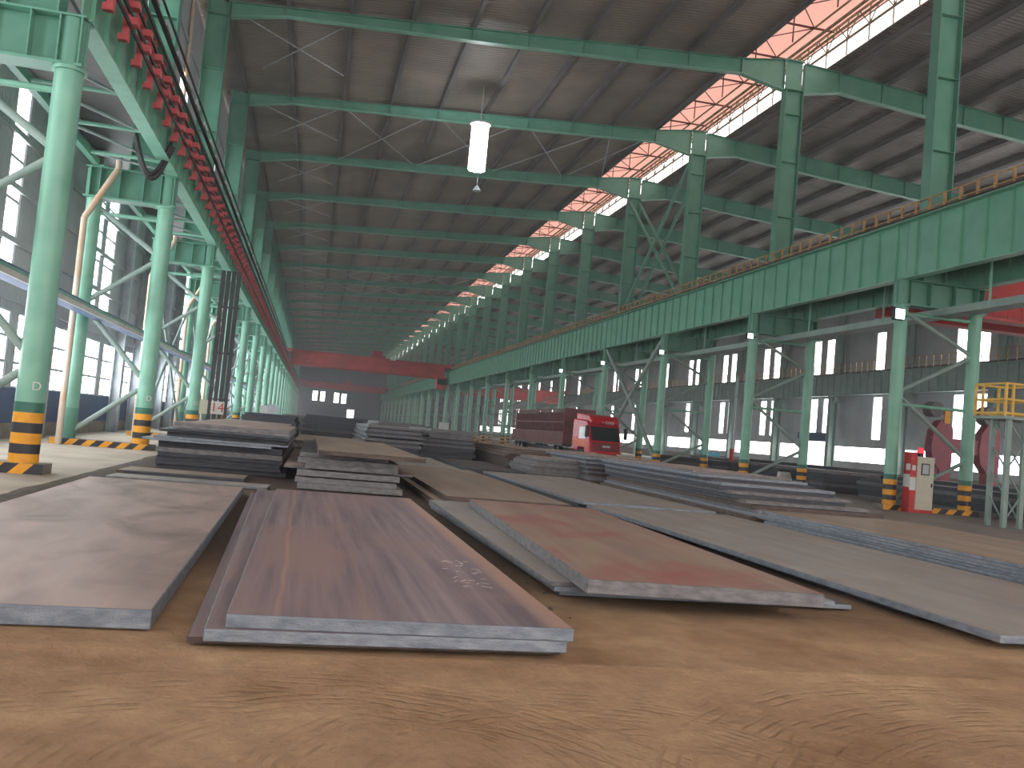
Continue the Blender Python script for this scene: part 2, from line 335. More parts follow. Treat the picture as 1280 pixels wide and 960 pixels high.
# ------------------------------------------------------------------ roof
cm = MB()
def slope(y0, y1, xa, xb, fz, th=.08):
    cm.add([(xa,y0,fz(xa)),(xb,y0,fz(xb)),(xb,y1,fz(xb)),(xa,y1,fz(xa)),(xa,y0,fz(xa)+th),(xb,y0,fz(xb)+th),(xb,y1,fz(xb)+th),(xa,y1,fz(xa)+th)],
           [(3,2,1,0),(4,5,6,7),(0,1,5,4),(1,2,6,5),(2,3,7,6),(3,0,4,7)])
MX0, MX1, MZ = 20.8, 25.7, 25.15
slope(YS, YEND, -7.5, MX0, zdl)
cm.m = 1; slope(YS, YEND, MX1, XW+.3, zdr)
ceil = struct(cm.build('ceiling', [DECK, DECK2]))
mo = MB(); mo.box(MX0-.08, MX0, YS, YEND, zdl(MX0), MZ); mo.build('monitor_side_sheet', SHEET, ceil)
mo = MB(); mo.box(MX0-.5, MX1+.5, YS, YEND, MZ, MZ+.03); mo.build('monitor_roof_sheet', PINK, ceil)
# lattice truss carrying the open side of the monitor
mt_ = MB()
za, zb = zdr(MX1)+.85, MZ-.08
for xx in (MX1-.12,):
    mt_.beam((xx, YS, za), (xx, YEND, za), .1, .1); mt_.beam((xx, YS, zb), (xx, YEND, zb), .1, .1); mt_.beam((xx, YS, (za+zb)/2), (xx, YEND, (za+zb)/2), .06, .06)
mt_.beam((MX1-1.2, YS, zb), (MX1-1.2, YEND, zb), .08, .08); mt_.beam((MX1-.75, YS, zb-.25), (MX1-.75, YEND, zb-.25), .12, .12); mt_.beam((MX1-.4, YS, zb-.55), (MX1-.4, YEND, zb-.55), .1, .1)
y = 15.0; k = 0
while y < 200:
    mt_.beam((MX1-.12, y, za), (MX1-.12, y+1.0, zb), .05, .05); mt_.beam((MX1-.12, y+1.0, zb), (MX1-.12, y+2.0, za), .05, .05)
    mt_.beam((MX1-.12, y, zdr(MX1)), (MX1-.12, y, zb), .06, .06); y += 2.0
mt_.build('monitor_lattice_truss', paint('weathered_lattice_paint', (150, 145, 118), (120, 110, 92), .6, 0, 3), ceil)
mb_ = MB(); y = Y0
while y < 200:
    mb_.beam((MX0, y, MZ-.1), (MX1, y, MZ-.1), .07, .1); mb_.beam((MX0, y, MZ-.1), (MX1-1.2, y+L/3, MZ-.1), .045, .045); mb_.beam((MX1-1.2, y+L/3, MZ-.1), (MX0, y+2*L/3, MZ-.1), .045, .045)
    mb_.beam((22.2, y+2.1, zdl(22)), (22.2, y+2.1, MZ-.1), .045, .045); mb_.beam((22.2, y+6.3, zdl(22)), (22.2, y+6.3, MZ-.1), .045, .045)
    y += L/3
mb_.build('monitor_bracing', paint('rusty_brace', (110, 80, 76), (90, 66, 62), .7), ceil)
px = [-5.9, -3.1, -.1, 2.85, 5.9, 8.8, 11.7, 14.6, 17.4, 20.4]
for x in px:
    p = MB(); p.beam((x, YS, zdl(x)-.13), (x, YEND, zdl(x)-.13), .1, .26); p.box(x, x+.16, YS, YEND, zdl(x)-.28, zdl(x)-.26); p.build('purlin', PURL, ceil)
x = 26.2
while x < XW:
    p = MB(); p.beam((x, YS, zdr(x)-.15), (x, YEND, zdr(x)-.15), .1, .3); p.box(x, x+.4, YS, YEND, zdr(x)-.34, zdr(x)-.31); p.build('purlin', PURL, ceil); x += 2.6

# roof beams: tapered I sections, one per bay for each hall
def I_profile(name, label, cat, pts_b, pts_t, y, parent_group):
    th = thing(name, label, cat, (0, y, 0), parent_group)
    wb = MB()
    for (xa, za_), (xb, zb_) , (xc, zc_), (xd, zd_) in zip(pts_b, pts_b[1:], pts_t, pts_t[1:]):
        wb.add([(xa,-.02,za_),(xb,-.02,zb_),(xd,-.02,zd_),(xc,-.02,zc_),(xa,.02,za_),(xb,.02,zb_),(xd,.02,zd_),(xc,.02,zc_)],
               [(0,1,2,3),(7,6,5,4),(0,4,5,1),(1,5,6,2),(2,6,7,3),(3,7,4,0)])
    for (xa, za_), (xc, zc_) in zip(pts_b, pts_t):
        wb.beam((xa, 0, za_), (xc, 0, zc_), .03, .3, up=(0, 1, 0))
    wb.build('web', GREEN, th)
    fb = MB()
    for p, q in zip(pts_b, pts_b[1:]): fb.beam((p[0], 0, p[1]), (q[0], 0, q[1]), .36, .035)
    fb.build('bottom_flange', GREEN_PALE, th)
    fb = MB()
    for p, q in zip(pts_t, pts_t[1:]): fb.beam((p[0], 0, p[1]), (q[0], 0, q[1]), .36, .035)
    fb.build('top_flange', GREEN, th)
    return th
def lerp_pts(ctrl, xs):
    out = []
    for x in xs:
        for (a, b), (c, d) in zip(ctrl, ctrl[1:]):
            if a-1e-6 <= x <= c+1e-6: out.append((x, b+(d-b)*(x-a)/(c-a))); break
    return out
xs1 = [-5.6, -3.1, -.1, 2.85, 5.9, 8.8, 11.7, 14.6, 17.4, 20.4, 22.9]
b1 = lerp_pts([(-5.6, 20.0), (-3.1, 20.5), (7.5, 21.02), (20.4, 21.8), (22.9, 21.3)], xs1)
t1 = lerp_pts([(-5.6, zdl(-5.6)-.28), (20.4, 22.6), (22.9, 22.98)], xs1)
xs2 = [24.1, 26.2, 28.8, 31.4, 34.0, 36.6, 39.2, 41.8, 44.4, 47.0, 49.6, 52.2, 54.8, 57.5]
b2 = lerp_pts([(24.1, 21.3), (26.2, 21.7), (31.4, 21.3), (57.5, 19.6)], xs2)
t2 = lerp_pts([(24.1, 22.95), (26.2, zdr(26.2)-.32), (57.5, zdr(57.5)-.32)], xs2)
beam0 = I_profile('roof_beam', 'green tapered roof beam spanning the main hall, first from the camera', 'roof beam', b1, t1, Y0+L, 'roof beams of the main hall')
beamS = I_profile('roof_beam', 'green roof beam over the side hall, first from the camera', 'roof beam', b2, t2, Y0+L, 'roof beams of the side hall')
for k in range(2, NB+1):
    o = copy_tree(beam0); o.location.y = Y0+L*k; o['label'] = 'green tapered roof beam spanning the main hall, %s from the camera' % ORD[k-1]
    if k <= 16:
        o = copy_tree(beamS); o.location.y = Y0+L*k; o['label'] = 'green roof beam over the side hall, %s from the camera' % ORD[k-1]
# rod bracing under the roof, child of the roof
rb = MB()
def rod(x0, y0, x1, y1, dz=-.5): rb.tube((x0, y0, zdl(x0)+dz), (x1, y1, zdl(x1)+dz), .035, 5)
for k in range(1, 14):
    ya = Y0+L*k; yb = ya+L
    rod(-5, ya+1, -.2, yb-5); rod(-.4, ya+1, -4.6, yb-5)
    if k in (3, 8, 9):
        for a in (0, 5.9, 11.7, 17.4): b_ = min(a+5.6, 20.5); rod(a, ya+.3, b_, yb-.3); rod(b_, ya+.3, a, yb-.3)
rb.build('rod_bracing', WHG, ceil)

# ------------------------------------------------------------------ side walls with their openings
def wall(name, x, th, y0, y1, z0, z1, holes, mts, mat_of=None):
    wm = MB(); ysn = sorted({y0, y1} | {v for h in holes for v in h[:2] if y0 < v < y1})
    for a, b in zip(ysn, ysn[1:]):
        c = (a+b)/2; cur = z0
        for h in sorted([h for h in holes if h[0] < c < h[1]], key=lambda h: h[2]):
            if h[2] > cur: seg(wm, x, th, a, b, cur, h[2], mat_of)
            cur = max(cur, h[3])
        if cur < z1: seg(wm, x, th, a, b, cur, z1, mat_of)
    return struct(wm.build(name, mts))
def seg(wm, x, th, a, b, c, d, mat_of):
    for lo, hi, mi in (mat_of or [(-9, 99, 0)]):
        u, v = max(c, lo), min(d, hi)
        if v > u: wm.m = mi; wm.box(x, x+th, a, b, u, v)
def corr(mt):
    t = mt.node_tree; N = t.nodes; b = N['Principled BSDF']; tc = N.new('ShaderNodeTexCoord'); wv = N.new('ShaderNodeTexWave'); wv.bands_direction = 'Y'
    wv.inputs['Scale'].default_value = 1.6; bp = N.new('ShaderNodeBump'); bp.inputs['Strength'].default_value = .6; bp.inputs['Distance'].default_value = .04
    t.links.new(tc.outputs['Object'], wv.inputs[0]); t.links.new(wv.outputs[1], bp.inputs['Height']); t.links.new(bp.outputs[0], b.inputs['Normal'])
corr(SHEET)
holesL = []; 
for k in range(-2, NB):
    yk = Y0+L*k
    if yk < YS+1: continue
    holesL.append((yk+.4, yk+L-.4, 1.65, 4.1))
    for a, b_ in (((7.0, 8.6), (10.4, 11.7)) if k <= 0 else ((8.2, 10.3), (11.0, 12.9))):
        holesL.append((yk+a, yk+b_, 4.9, 11.2))
wall('wall_left', XLW-.15, .15, YS, YEND, 0, 11.5, holesL, [SHEET, BLUE, PLINTH], [(-1, .5, 2), (.5, 1.65, 1), (1.65, 30, 0)])
holesU = [(Y0+L*k-1.4, Y0+L*k+1.2, 13.6, 16.8) for k in range(1, NB)]
wall('wall_left_upper', -7.45, .15, YS, YEND, 11.65, 20.75, holesU, [SHEET])
q = MB(); q.box(-9.75, -7.0, YS, YEND, 11.5, 11.65); struct(q.build('ceiling_left_aisle', PURL))
holesR = []
DOORY = (94.6, 101.2)
for k in range(-1, NB):
    yk = Y0+L*k
    for a, b_ in ((.7, 2.3), (3.5, 5.1)):
        holesR.append((yk+a, yk+b_, 4.4, 9.0)); holesR.append((yk+a, yk+b_, 11.3, 15.9))
    if k != 6: holesR.append((yk+.6, yk+L-.6, 1.9, 3.6))
holesR.append((DOORY[0], DOORY[1], 0, 4.0)); holesR.append((101.6, 106.4, 1.9, 3.6))
wall('wall_right', XW, .15, YS, YEND, 0, 21.4, holesR, [SHEET, PLINTH], [(-1, 1.2, 1), (1.2, 30, 0)])
wn = 0
def window(x, h, sgn, mt, mull, bars, k=None):
    global wn; wn += 1
    y0, y1, z0, z1 = h
    f = MB(); bw = .06
    for yy in (y0+bw/2, y1-bw/2): f.box(x-.05, x+.05, yy-bw/2, yy+bw/2, z0, z1)
    for zz in (z0+bw/2, z1-bw/2): f.box(x-.05, x+.05, y0+bw, y1-bw, zz-bw/2, zz+bw/2)
    n = int((y1-y0)/mull) if mull else 0
    for i in range(1, n): yy = y0+(y1-y0)*i/n; f.box(x-.03, x+.03, yy-.025, yy+.025, z0+bw, z1-bw)
    for i in range(1, bars): zz = z0+(z1-z0)*i/bars; f.box(x-.04, x+.04, y0+bw, y1-bw, zz-.045, zz+.045)
    fo = struct(f.build('window_%d' % wn, WHG if mull else SHEET))
    p = MB(); xp = x-.06*sgn; p.add([(xp, y0, z0), (xp, y1, z0), (xp, y1, z1), (xp, y0, z1)], [(0, 1, 2, 3)]); p.build('pane', mt, fo)
for h in holesL:
    if h[0] > 12 and h[0] < 210: window(XLW-.075, h, 1, PANE_L, 1.0 if h[3] < 5 else 0, 3 if h[3] < 5 else 5)
for h in holesU:
    if h[0] < 210: window(-7.375, h, 1, PANE_L, 0, 3)
for h in holesR:
    if h[0] > 40 and h[2] > .1 and h[0] < 260: window(XW+.075, h, -1, PANE, 2.0 if h[3] < 4.2 else 0, 1 if h[3] < 4.2 else 1)
# roller door frame on the far wall of the side hall
dm = MB(); dm.box(XW-.15, XW, DOORY[0]-.2, DOORY[0], 0, 4.2); dm.box(XW-.15, XW, DOORY[1], DOORY[1]+.2, 0, 4.2); dm.box(XW-.15, XW, DOORY[0], DOORY[1], 4.0, 4.2)
do = struct(dm.build('door_1', BLUE)); q = MB(); q.box(XW-.45, XW-.15, DOORY[0]-.2, DOORY[1]+.2, 4.2, 5.0); q.build('roller_box', BLUE, do)
# bright yard outside the door
q = MB(); q.box(XW+.15, XW+60, 60, 140, -.05, 0); q.build('floor_outside', CONC); bpy.data.objects['floor_outside']['kind'] = 'structure'
# end wall
ew = MB(); hx = [(-.7, 1.1, 7.1, 10.4), (1.9, 3.6, 7.1, 10.4), (6.5, 8.3, 6.9, 10.4), (9.0, 10.8, 6.9, 10.3), (11.4, 13.8, 0, 5.0)]
xsn = sorted({XLW, XW} | {v for h in hx for v in h[:2]})
for a, b in zip(xsn, xsn[1:]):
    c = (a+b)/2; cur = 0
    for h in [h for h in hx if h[0] < c < h[1]]:
        if h[2] > cur: ew.box(a, b, YEND, YEND+.15, cur, h[2])
        cur = h[3]
    ew.box(a, b, YEND, YEND+.15, cur, 24)
struct(ew.build('wall_far', paint('far_wall_sheet', (96, 92, 104), (82, 80, 92), .7, 0, .2)))
for h in hx[:4]:
    wn += 1; f = MB(); f.box(h[0], h[0]+.1, YEND-.05, YEND, h[2], h[3]); f.box(h[1]-.1, h[1], YEND-.05, YEND, h[2], h[3]); f.box(h[0]+.1, h[1]-.1, YEND-.05, YEND, h[3]-.1, h[3])
    fo = struct(f.build('window_%d' % wn, SHEET)); p = MB(); p.add([(h[0], YEND+.1, h[2]), (h[1], YEND+.1, h[2]), (h[1], YEND+.1, h[3]), (h[0], YEND+.1, h[3])], [(0, 1, 2, 3)]); p.build('pane', PANE, fo)
# wall posts and girts on the left wall
for k in range(1, 28):
    yy = Y0+L*((k+1)//2)+(2.7 if k % 2 else 7.2)
    if yy > 190: break
    p = MB()
    p.box(-9.58, -9.54, yy-.25, yy+.25, 0, 11.5); p.box(-9.16, -9.12, yy-.25, yy+.25, 0, 11.5); p.box(-9.54, -9.16, yy-.015, yy+.015, 0, 11.5)
    o = p.build('wall_post', WHG); tag(o, 'pale grey H-section post against the left wall, %s from the camera' % ORD[k-1], 'wall post', 'posts along the left wall')
for i, z in enumerate([4.45, 6.2, 7.8, 9.4, 11.0, 12.6, 14.6, 16.4, 18.2]):
    g_ = MB(); xg = -9.6 if z < 11.5 else -7.3; g_.box(xg, xg+.1, YS, YEND, z-.09, z+.09); o = struct(g_.build('trim_%d' % (i+1), SHEET))

# ------------------------------------------------------------------ crane columns
def column(side, label, loc, group):
    """side=+1: the outer tube stands towards +x (right row); -1: towards -x"""
    s = side; dx = abs((XRO-XR) if s > 0 else (XLO-XL)); z1 = 8.06; r = .25 if s > 0 else .27
    th = thing('crane_column', label, 'column', loc, group)
    def tube(name, x):
        tm = MB(); segs = [(0, .38, 1), (.38, .57, 2), (.57, .78, 1), (.78, .98, 2), (.98, 1.18, 1), (1.18, 1.38, 3), (1.38, z1, 0)]
        for a, b, mi in segs:
            tm.m = mi; tm.tube((x, 0, a), (x, 0, b), r+(.004 if mi else 0), 20)
        tm.m = 0; tm.tube((x, 0, z1-.07), (x, 0, z1), r+.06, 20)
        return tm.build(name, [GREEN_PALE, YEL, BLK, GREEN_DK], th)
    tube('inner_tube', 0); 
    tm = MB(); tm.tube((s*dx, 0, 0), (s*dx, 0, 1.18), r*.9, 16); tm.m = 1; tm.tube((s*dx, 0, 1.18), (s*dx, 0, z1), r*.9, 16)
    if s > 0:
        bpy.data.objects[tube('outer_tube', s*dx).name]
    else: tm.build('outer_tube', [GREEN, GREEN_PALE], th)
    nodes = [(1, .35), (0, 2.15), (1, 4.6), (0, 6.35), (1, 7.9)] if s < 0 else [(0, .35), (1, 2.15), (0, 4.6), (1, 6.35), (0, 7.9)]
    for (a, za), (b, zb) in zip(nodes, nodes[1:]):
        q = MB(); q.tube((s*dx*a, 0, za), (s*dx*b, 0, zb), .085, 8); q.build('lattice_brace', GREY_GR, th)
    for z in ((7.75, 4.15) if s > 0 else (7.6,)):
        q = MB(); q.tube((0, 0, z), (s*dx, 0, z), .07, 8); q.build('cross_strut', GREEN_PALE, th)
    # shoulder: deep stiffened box between the two tubes
    cb = MB(); xa, xb = sorted((-s*.28, s*(dx+.3)))
    cb.box(xa, xb, -.02, .02, z1+.06, 9.05); cb.box(xa, xb, -.3, .3, z1, z1+.06); cb.box(xa, xb, -.3, .3, 9.05, 9.09)
    for x in (0-.2, .2, s*dx*.33, s*dx*.66, s*dx-.15, s*dx+.15): cb.box(x-.015, x+.015, -.28, .28, z1+.06, 9.05)
    cb.tube((0, 0, z1), (0, 0, 9.05), r*.95, 16)
    cb.build('shoulder_box', GREEN, th)
    # striped low plinth
    pl = MB(); xa, xb = sorted((-s*.45, s*(dx+.45))); n = 12; w_ = (xb-xa)/n
    for i in range(n):
        pl.m = (i % 2)+1
        a0, a1 = xa+i*w_, xa+(i+1)*w_; sk = .1
        for yy in (-.32, .32):
            pl.add([(a0-sk if i else a0, yy*1.005, 0), (a1-sk if i < n-1 else a1, yy*1.005, 0), (a1+sk if i < n-1 else a1, yy*1.005, .2), (a0+sk if i else a0, yy*1.005, .2)], [(0, 1, 2, 3)])
    pl.m = 0; pl.box(xa, xb, -.32, .32, 0, .2)
    pl.build('striped_plinth', [PLINTH, YEL, BLK], th)
    # upper H column up to the roof
    up = MB(); xc = s*(1.22) if s > 0 else -.75; hd = .5 if s > 0 else .48; zt = 21.35 if s > 0 else 20.3; zb = 9.09 if s < 0 else 9.09
    ztt = (22.98 if s > 0 else 20.75)
    for xx in (xc-hd, xc+hd): up.box(xx-.02, xx+.02, -.28, .28, zb, zt if s > 0 else ztt)
    up.box(xc-hd+.02, xc+hd-.02, -.015, .015, zb, ztt)
    for z in (11.4, 14.4, 17.4, 20.0): up.box(xc-hd+.02, xc+hd-.02, -.25, .25, z, z+.03)
    if s > 0: up.box(xc-hd-.05, xc+hd+.05, -.3, .3, zt, zt+.05); up.box(xc-hd, xc+hd, -.2, .2, ztt, ztt+.04)
    up.build('upper_column', GREEN, th)
    return th
colL = column(-1, 'green twin-tube crane column of the left row, nearest the camera, hazard bands at its foot', (XL, Y0, 0), 'left row of crane columns')
text_mesh('D', .24, 'letter', WHT, colL, (.155, -.262, 1.69), (math.pi/2, 0, .42))
colR = column(1, 'green twin-tube crane column of the right row, hidden nearest one beside the frame edge', (XR, Y0, 0), 'right row of crane columns')
for k in range(1, NB+1):
    o = copy_tree(colL, None, () if k < 5 else ('letter',)); o.location.y = Y0+L*k
    o['label'] = 'green twin-tube crane column of the left row, %s from the camera' % ORD[k]
    if k == NB: continue
    o = copy_tree(colR); o.location.y = Y0+L*k
    o['label'] = 'green twin-tube crane column of the right row, %s %s' % (('nearest one' if k == 1 else ORD[k-1]), ('beside the red cabinet' if k == 1 else 'from the camera'))
colR['label'] = 'green upper column at the top right edge, foremost of the right row'

# ------------------------------------------------------------------ crane girders, one per bay
def girder(name, label, loc, group, face, GA=GIRD, GB=GREEN_PALE):
    th = thing(name, label, 'crane girder', loc, group)
    wb = MB(); wb.box(-.015, .015, 0.01, L-.01, 9.12, 11.4); wb.build('web', GA, th)
    for z, w_, n_ in ((9.1, .4, 'bottom_flange'), (11.4, .6, 'top_flange')):
        q = MB(); q.box(-w_/2, w_/2, 0.01, L-.01, z, z+.04); q.build(n_, GB if z < 10 else GA, th)
    q = MB(); q.box(-.13, .13, 0.01, L-.01, 11.44, 11.47); q.box(-.03, .03, 0.01, L-.01, 11.47, 11.58); q.box(-.06, .06, .01, L-.01, 11.58, 11.64); q.build('crane_rail', RAIL, th)
    for i in range(10):
        st = MB(); y = .6+i*1.25
        st.box(-.1, -.015, y-.01, y+.01, 9.14, 11.4); st.box(.015, .1, y-.01, y+.01, 9.14, 11.4); st.build('stiffener', GA, th)
    return th
gL = girder('crane_girder', '', (XL+.1, Y0, 0), 'crane girders along the left row', 1)
gR = girder('crane_girder', '', (XR+.1, Y0, 0), 'crane girders along the right row', -1)
def girt_label(side, k): return 'deep green crane girder with rail on the %s row, %s span from the camera' % (side, ORD[k])
gL['label'] = girt_label('left', 0); gR['label'] = girt_label('right', 0)
for k in range(1, NB):
    o = copy_tree(gL); o.location.y = Y0+L*k; o['label'] = girt_label('left', k)
    o = copy_tree(gR); o.location.y = Y0+L*k; o['label'] = girt_label('right', k)
# second line of girders carrying the crane of the side hall, plus the far one along its wall
gS = girder('crane_girder', '', (XRO-.1, Y0, 0), 'side hall crane girders beside the right row', 1)
gF = girder('crane_girder', '', (56.6, Y0+2*L, 0), 'crane girders along the far wall', -1, HAZED, HAZED)
for k in range(0, 16):
    o = gS if k == 0 else copy_tree(gS); o.location.y = Y0+L*k; o['label'] = 'green crane girder of the side hall running behind the right row, %s span' % ORD[k]
for k in range(2, 18):
    o = gF if k == 2 else copy_tree(gF); o.location.y = Y0+L*k; o['label'] = 'grey-green crane girder along the far side wall, %s span' % ORD[k-2]
# wall columns of the side hall
wc = thing('wall_column', '', 'column', (56.6, Y0+2*L, 0), 'columns along the far side wall')
q = MB()
for xx in (-.4, .4): q.box(xx-.02, xx+.02, -.3, .3, 0, 9.1)
q.box(-.38, .38, -.015, .015, 0, 9.1); q.build('lower_column', HAZED, wc)
q = MB()
for xx in (.2, .9): q.box(xx-.02, xx+.02, -.25, .25, 9.1, 20)
q.box(.22, .88, -.015, .015, 9.1, 20); q.build('upper_column', HAZED, wc)
q = MB(); q.box(-.5, 1.0, -.3, .3, 9.02, 9.1); q.box(-.03, .9, -.3, .3, 8.4, 9.02) ; q.build('bracket', HAZED, wc)
for k in range(2, 19):
    o = wc if k == 2 else copy_tree(wc); o.location.y = Y0+L*k-1.8; o['label'] = 'grey-green column on the far side wall, %s from the right' % ORD[k-2]
for zz, nm in ((4.1, 'lower'), (10.9, 'upper')):
    pass

# conductor bars with red brackets along the left girder
def conductor(k):
    th = thing('conductor_line', 'dark conductor bars on red brackets along the left girder, %s span' % ORD[k], 'conductor', (XL+.1, Y0+L*k, 0), 'conductor lines on the left girder')
    return th
cd = conductor(0)
for i, (x, z) in enumerate([(.42, 10.3), (.46, 10.62), (.5, 10.94), (.44, 10.0)]):
    q = MB(); q.beam((x, .01, z), (x, L-.01, z), .05, .09); q.build('conductor_bar', CABLE, cd)
q = MB(); q.box(.5, .62, .01, L-.01, 11.28, 11.34); q.beam((.62, .01, 11.7), (.62, L-.01, 11.7), .05, .05); q.build('cover_strip', CABLE, cd)
for i in range(8):
    y = .7+i*1.56; q = MB(); q.box(.2, .36, y-.08, y+.08, 9.65, 9.8); q.box(.28, .42, y-.1, y+.1, 9.65, 10.95); q.box(.2, .42, y-.08, y+.08, 10.8, 10.95)
    q.box(.36, .6, y-.14, y+.14, 10.4, 10.56); q.box(.36, .6, y-.14, y+.14, 10.02, 10.18)
    q.build('red_bracket', BRED, cd)
for i in range(6):
    y = 1.2+i*2.05; q = MB(); q.box(.58, .64, y, y+.9, 11.36, 11.5); q.build('clip', WHG, cd)
for k in range(1, NB-2):
    o = copy_tree(cd); o.location.y = Y0+L*k; o['label'] = 'dark conductor bars on red brackets along the left girder, %s span' % ORD[k]

# yellow guard railing on the right girder
rl = thing('guard_railing', '', 'railing', (XR+1.9, Y0, 11.2), 'guard railings on the right girder walkway')
q = MB(); q.box(-1.3, 1.0, 0, L, 0, .04); q.build('walkway_plate', RAIL, rl)
for xx in (-1.25, .95):
    for i in range(14):
        q = MB(); y = .4+.9*i; q.box(xx-.045, xx+.045, y-.045, y+.045, .04, 1.2); q.build('post', YRAIL, rl)
    q = MB()
    for z in (.45, .8, 1.2): q.beam((xx, 0, z), (xx, L, z), .045, .045)
    q.build('rail', YRAIL, rl)
for k in range(0, 18):
    o = rl if k == 0 else copy_tree(rl); o.location.y = Y0+L*k; o['label'] = 'rusty yellow railing and walkway above the right girder, %s span' % ORD[k]
# railing on the far side girder
rf = thing('guard_railing', '', 'railing', (56.0, Y0+2*L, 11.44), 'guard railings on the far wall girder')
q = MB()
for i in range(12): q.box(-.03, .03, .5+i*1.04-.03, .5+i*1.04+.03, 0, 1.1)
for z in (.5, 1.1): q.beam((0, 0, z), (0, L, z), .04, .04)
q.build('rail', YRAIL, rf)
for k in range(2, 14):
    o = rf if k == 2 else copy_tree(rf); o.location.y = Y0+L*k; o['label'] = 'faded yellow railing on the far side wall girder, %s span' % ORD[k-2]

# X bracing in the right row
def xbrace(name, label, pts, r, mt):
    th = thing(name, label, 'bracing', (0, 0, 0), None)
    for p, q in pts:
        b = MB(); b.tube(p, q, r, 8); b.build('brace_member', mt, th)
    return th
ya, yb = Y0+3*L, Y0+4*L
mid = (XR, (ya+yb)/2, 5.0)
xbrace('cross_bracing', 'big pale X bracing below the right girder, to the right of the red truck', [((XR, ya+.27, 8.9), mid), ((XR, yb-.27, 8.9), mid), (mid, (XR, ya+.27, .8)), (mid, (XR, yb-.27, .8))], .16, GREY_GR)
mu = (XU, (ya+yb)/2, 16.5)
xbrace('cross_bracing', 'green X bracing between two upper columns above the right girder', [((XU-.4, ya+.29, 20.9), (XU-.4, yb-.29, 11.7)), ((XU-.4, yb-.29, 20.9), (XU-.4, ya+.29, 11.7)), ((XU+.4, ya+.29, 20.9), (XU+.4, yb-.29, 11.7)), ((XU+.4, yb-.29, 20.9), (XU+.4, ya+.29, 11.7))], .12, GREEN)
ya, yb = Y0+10*L, Y0+11*L; mid = (XR, (ya+yb)/2, 5.0)
xbrace('cross_bracing', 'distant X bracing below the right girder, left of the maroon trailer', [((XR, ya+.27, 8.9), mid), ((XR, yb-.27, 8.9), mid), (mid, (XR, ya+.27, .8)), (mid, (XR, yb-.27, .8))], .16, GREY_GR)
# left row: long diagonals near the outer tubes
for k in range(2, 9):
    ya = Y0+L*k; yb = ya+L
    xbrace('cross_bracing', 'thin green X bracing along the left row, %s braced bay from the camera' % ORD[k-2], [((XLO, ya+.25, .5), (XLO, yb-.25, 7.6)), ((XLO, yb-.25, .5), (XLO, ya+.25, 7.6))], .07, GREY_GR)
# lateral truss beside the left girders
for k in range(0, 9):
    ya = Y0+L*k; th = thing('lateral_truss', 'pale green struts behind the left girder, %s span from the camera' % ORD[k], 'truss', (0, ya, 0), 'lateral trusses behind the left girders')
    q = MB(); q.beam((XLO, .36, 9.2), (XLO, L-.36, 9.2), .2, .2); q.build('chord', GREEN, th)
    for i in range(4):
        y = 1.55+i*3.12; q = MB(); q.tube((XLO, y, 9.2), (XL-.13, y, 9.2), .06, 8); q.build('strut', GREEN_PALE, th)
        q = MB(); q.tube((XLO, y, 9.2), (XL-.13, min(y+3.1, L-.4), 9.2), .04, 6); q.build('diagonal', WHG, th)
# cable tray on rods under the right girder, and gutter tray on the left
ct = thing('cable_tray', 'long grey cable tray hung on rods behind the right row of columns', 'cable tray', (24.0, 0, 0))
q = MB(); q.box(-.35, .35, Y0-3, Y0+L*9, 7.75, 7.8); q.box(-.38, -.35, Y0-3, Y0+L*9, 7.75, 8.03); q.box(.35, .38, Y0-3, Y0+L*9, 7.75, 8.03); q.build('tray', GREY_GR, ct)
q = MB(); q.tube((-.15, Y0-3, 7.9), (-.15, Y0+L*9, 7.9), .09, 8); q.tube((.12, Y0-3, 7.9), (.12, Y0+L*9, 7.9), .11, 8); q.build('cables', CABLE, ct)
for k in range(9):
    for a in (3.2, 9.3):
        q = MB(); q.tube((-.36, Y0+L*k+a, 7.78), (-.36, Y0+L*k+a, 11.2), .045, 8); q.build('hanger_rod', GREEN_PALE, ct)
lt = thing('gutter_tray', 'blue-grey tray running level along the left outer columns', 'tray', (-7.0, 0, -.42))
q = MB(); q.box(-.25, .3, 5, Y0+L*8, 4.5, 4.56); q.box(-.25, -.21, 5, Y0+L*8, 4.56, 4.95); q.build('tray', TRAY, lt)
q = MB(); q.box(.3, .35, 5, Y0+L*8, 4.46, 4.6); q.build('edge_trim', WHT, lt)
q = MB(); q.tube((.05, 5, 4.68), (.05, Y0+L*8, 4.68), .11, 10); q.build('pipe', GREEN_PALE, lt)
for k in range(1, 5):
    o = MB().path([(-6.9, Y0+L*k-.6, 9.4), (-6.9, Y0+L*k-.6, 9.0), (-7.75, Y0+L*k-.6, 7.3), (-7.75, Y0+L*k-.6, 0)], .1, 10).build('drain_pipe', PIPE)
    tag(o, 'off-white cranked drain pipe beside the %s left column' % ORD[k], 'pipe')
for k in range(2, 9):
    o = MB().path([(-7.2, Y0+L*k-.75, 11.65), (-7.2, Y0+L*k-.75, 20.4)], .09, 10).build('drain_pipe', PIPE)
    tag(o, 'pale upright drain pipe beside the upper part of the %s left column' % ORD[k], 'pipe')
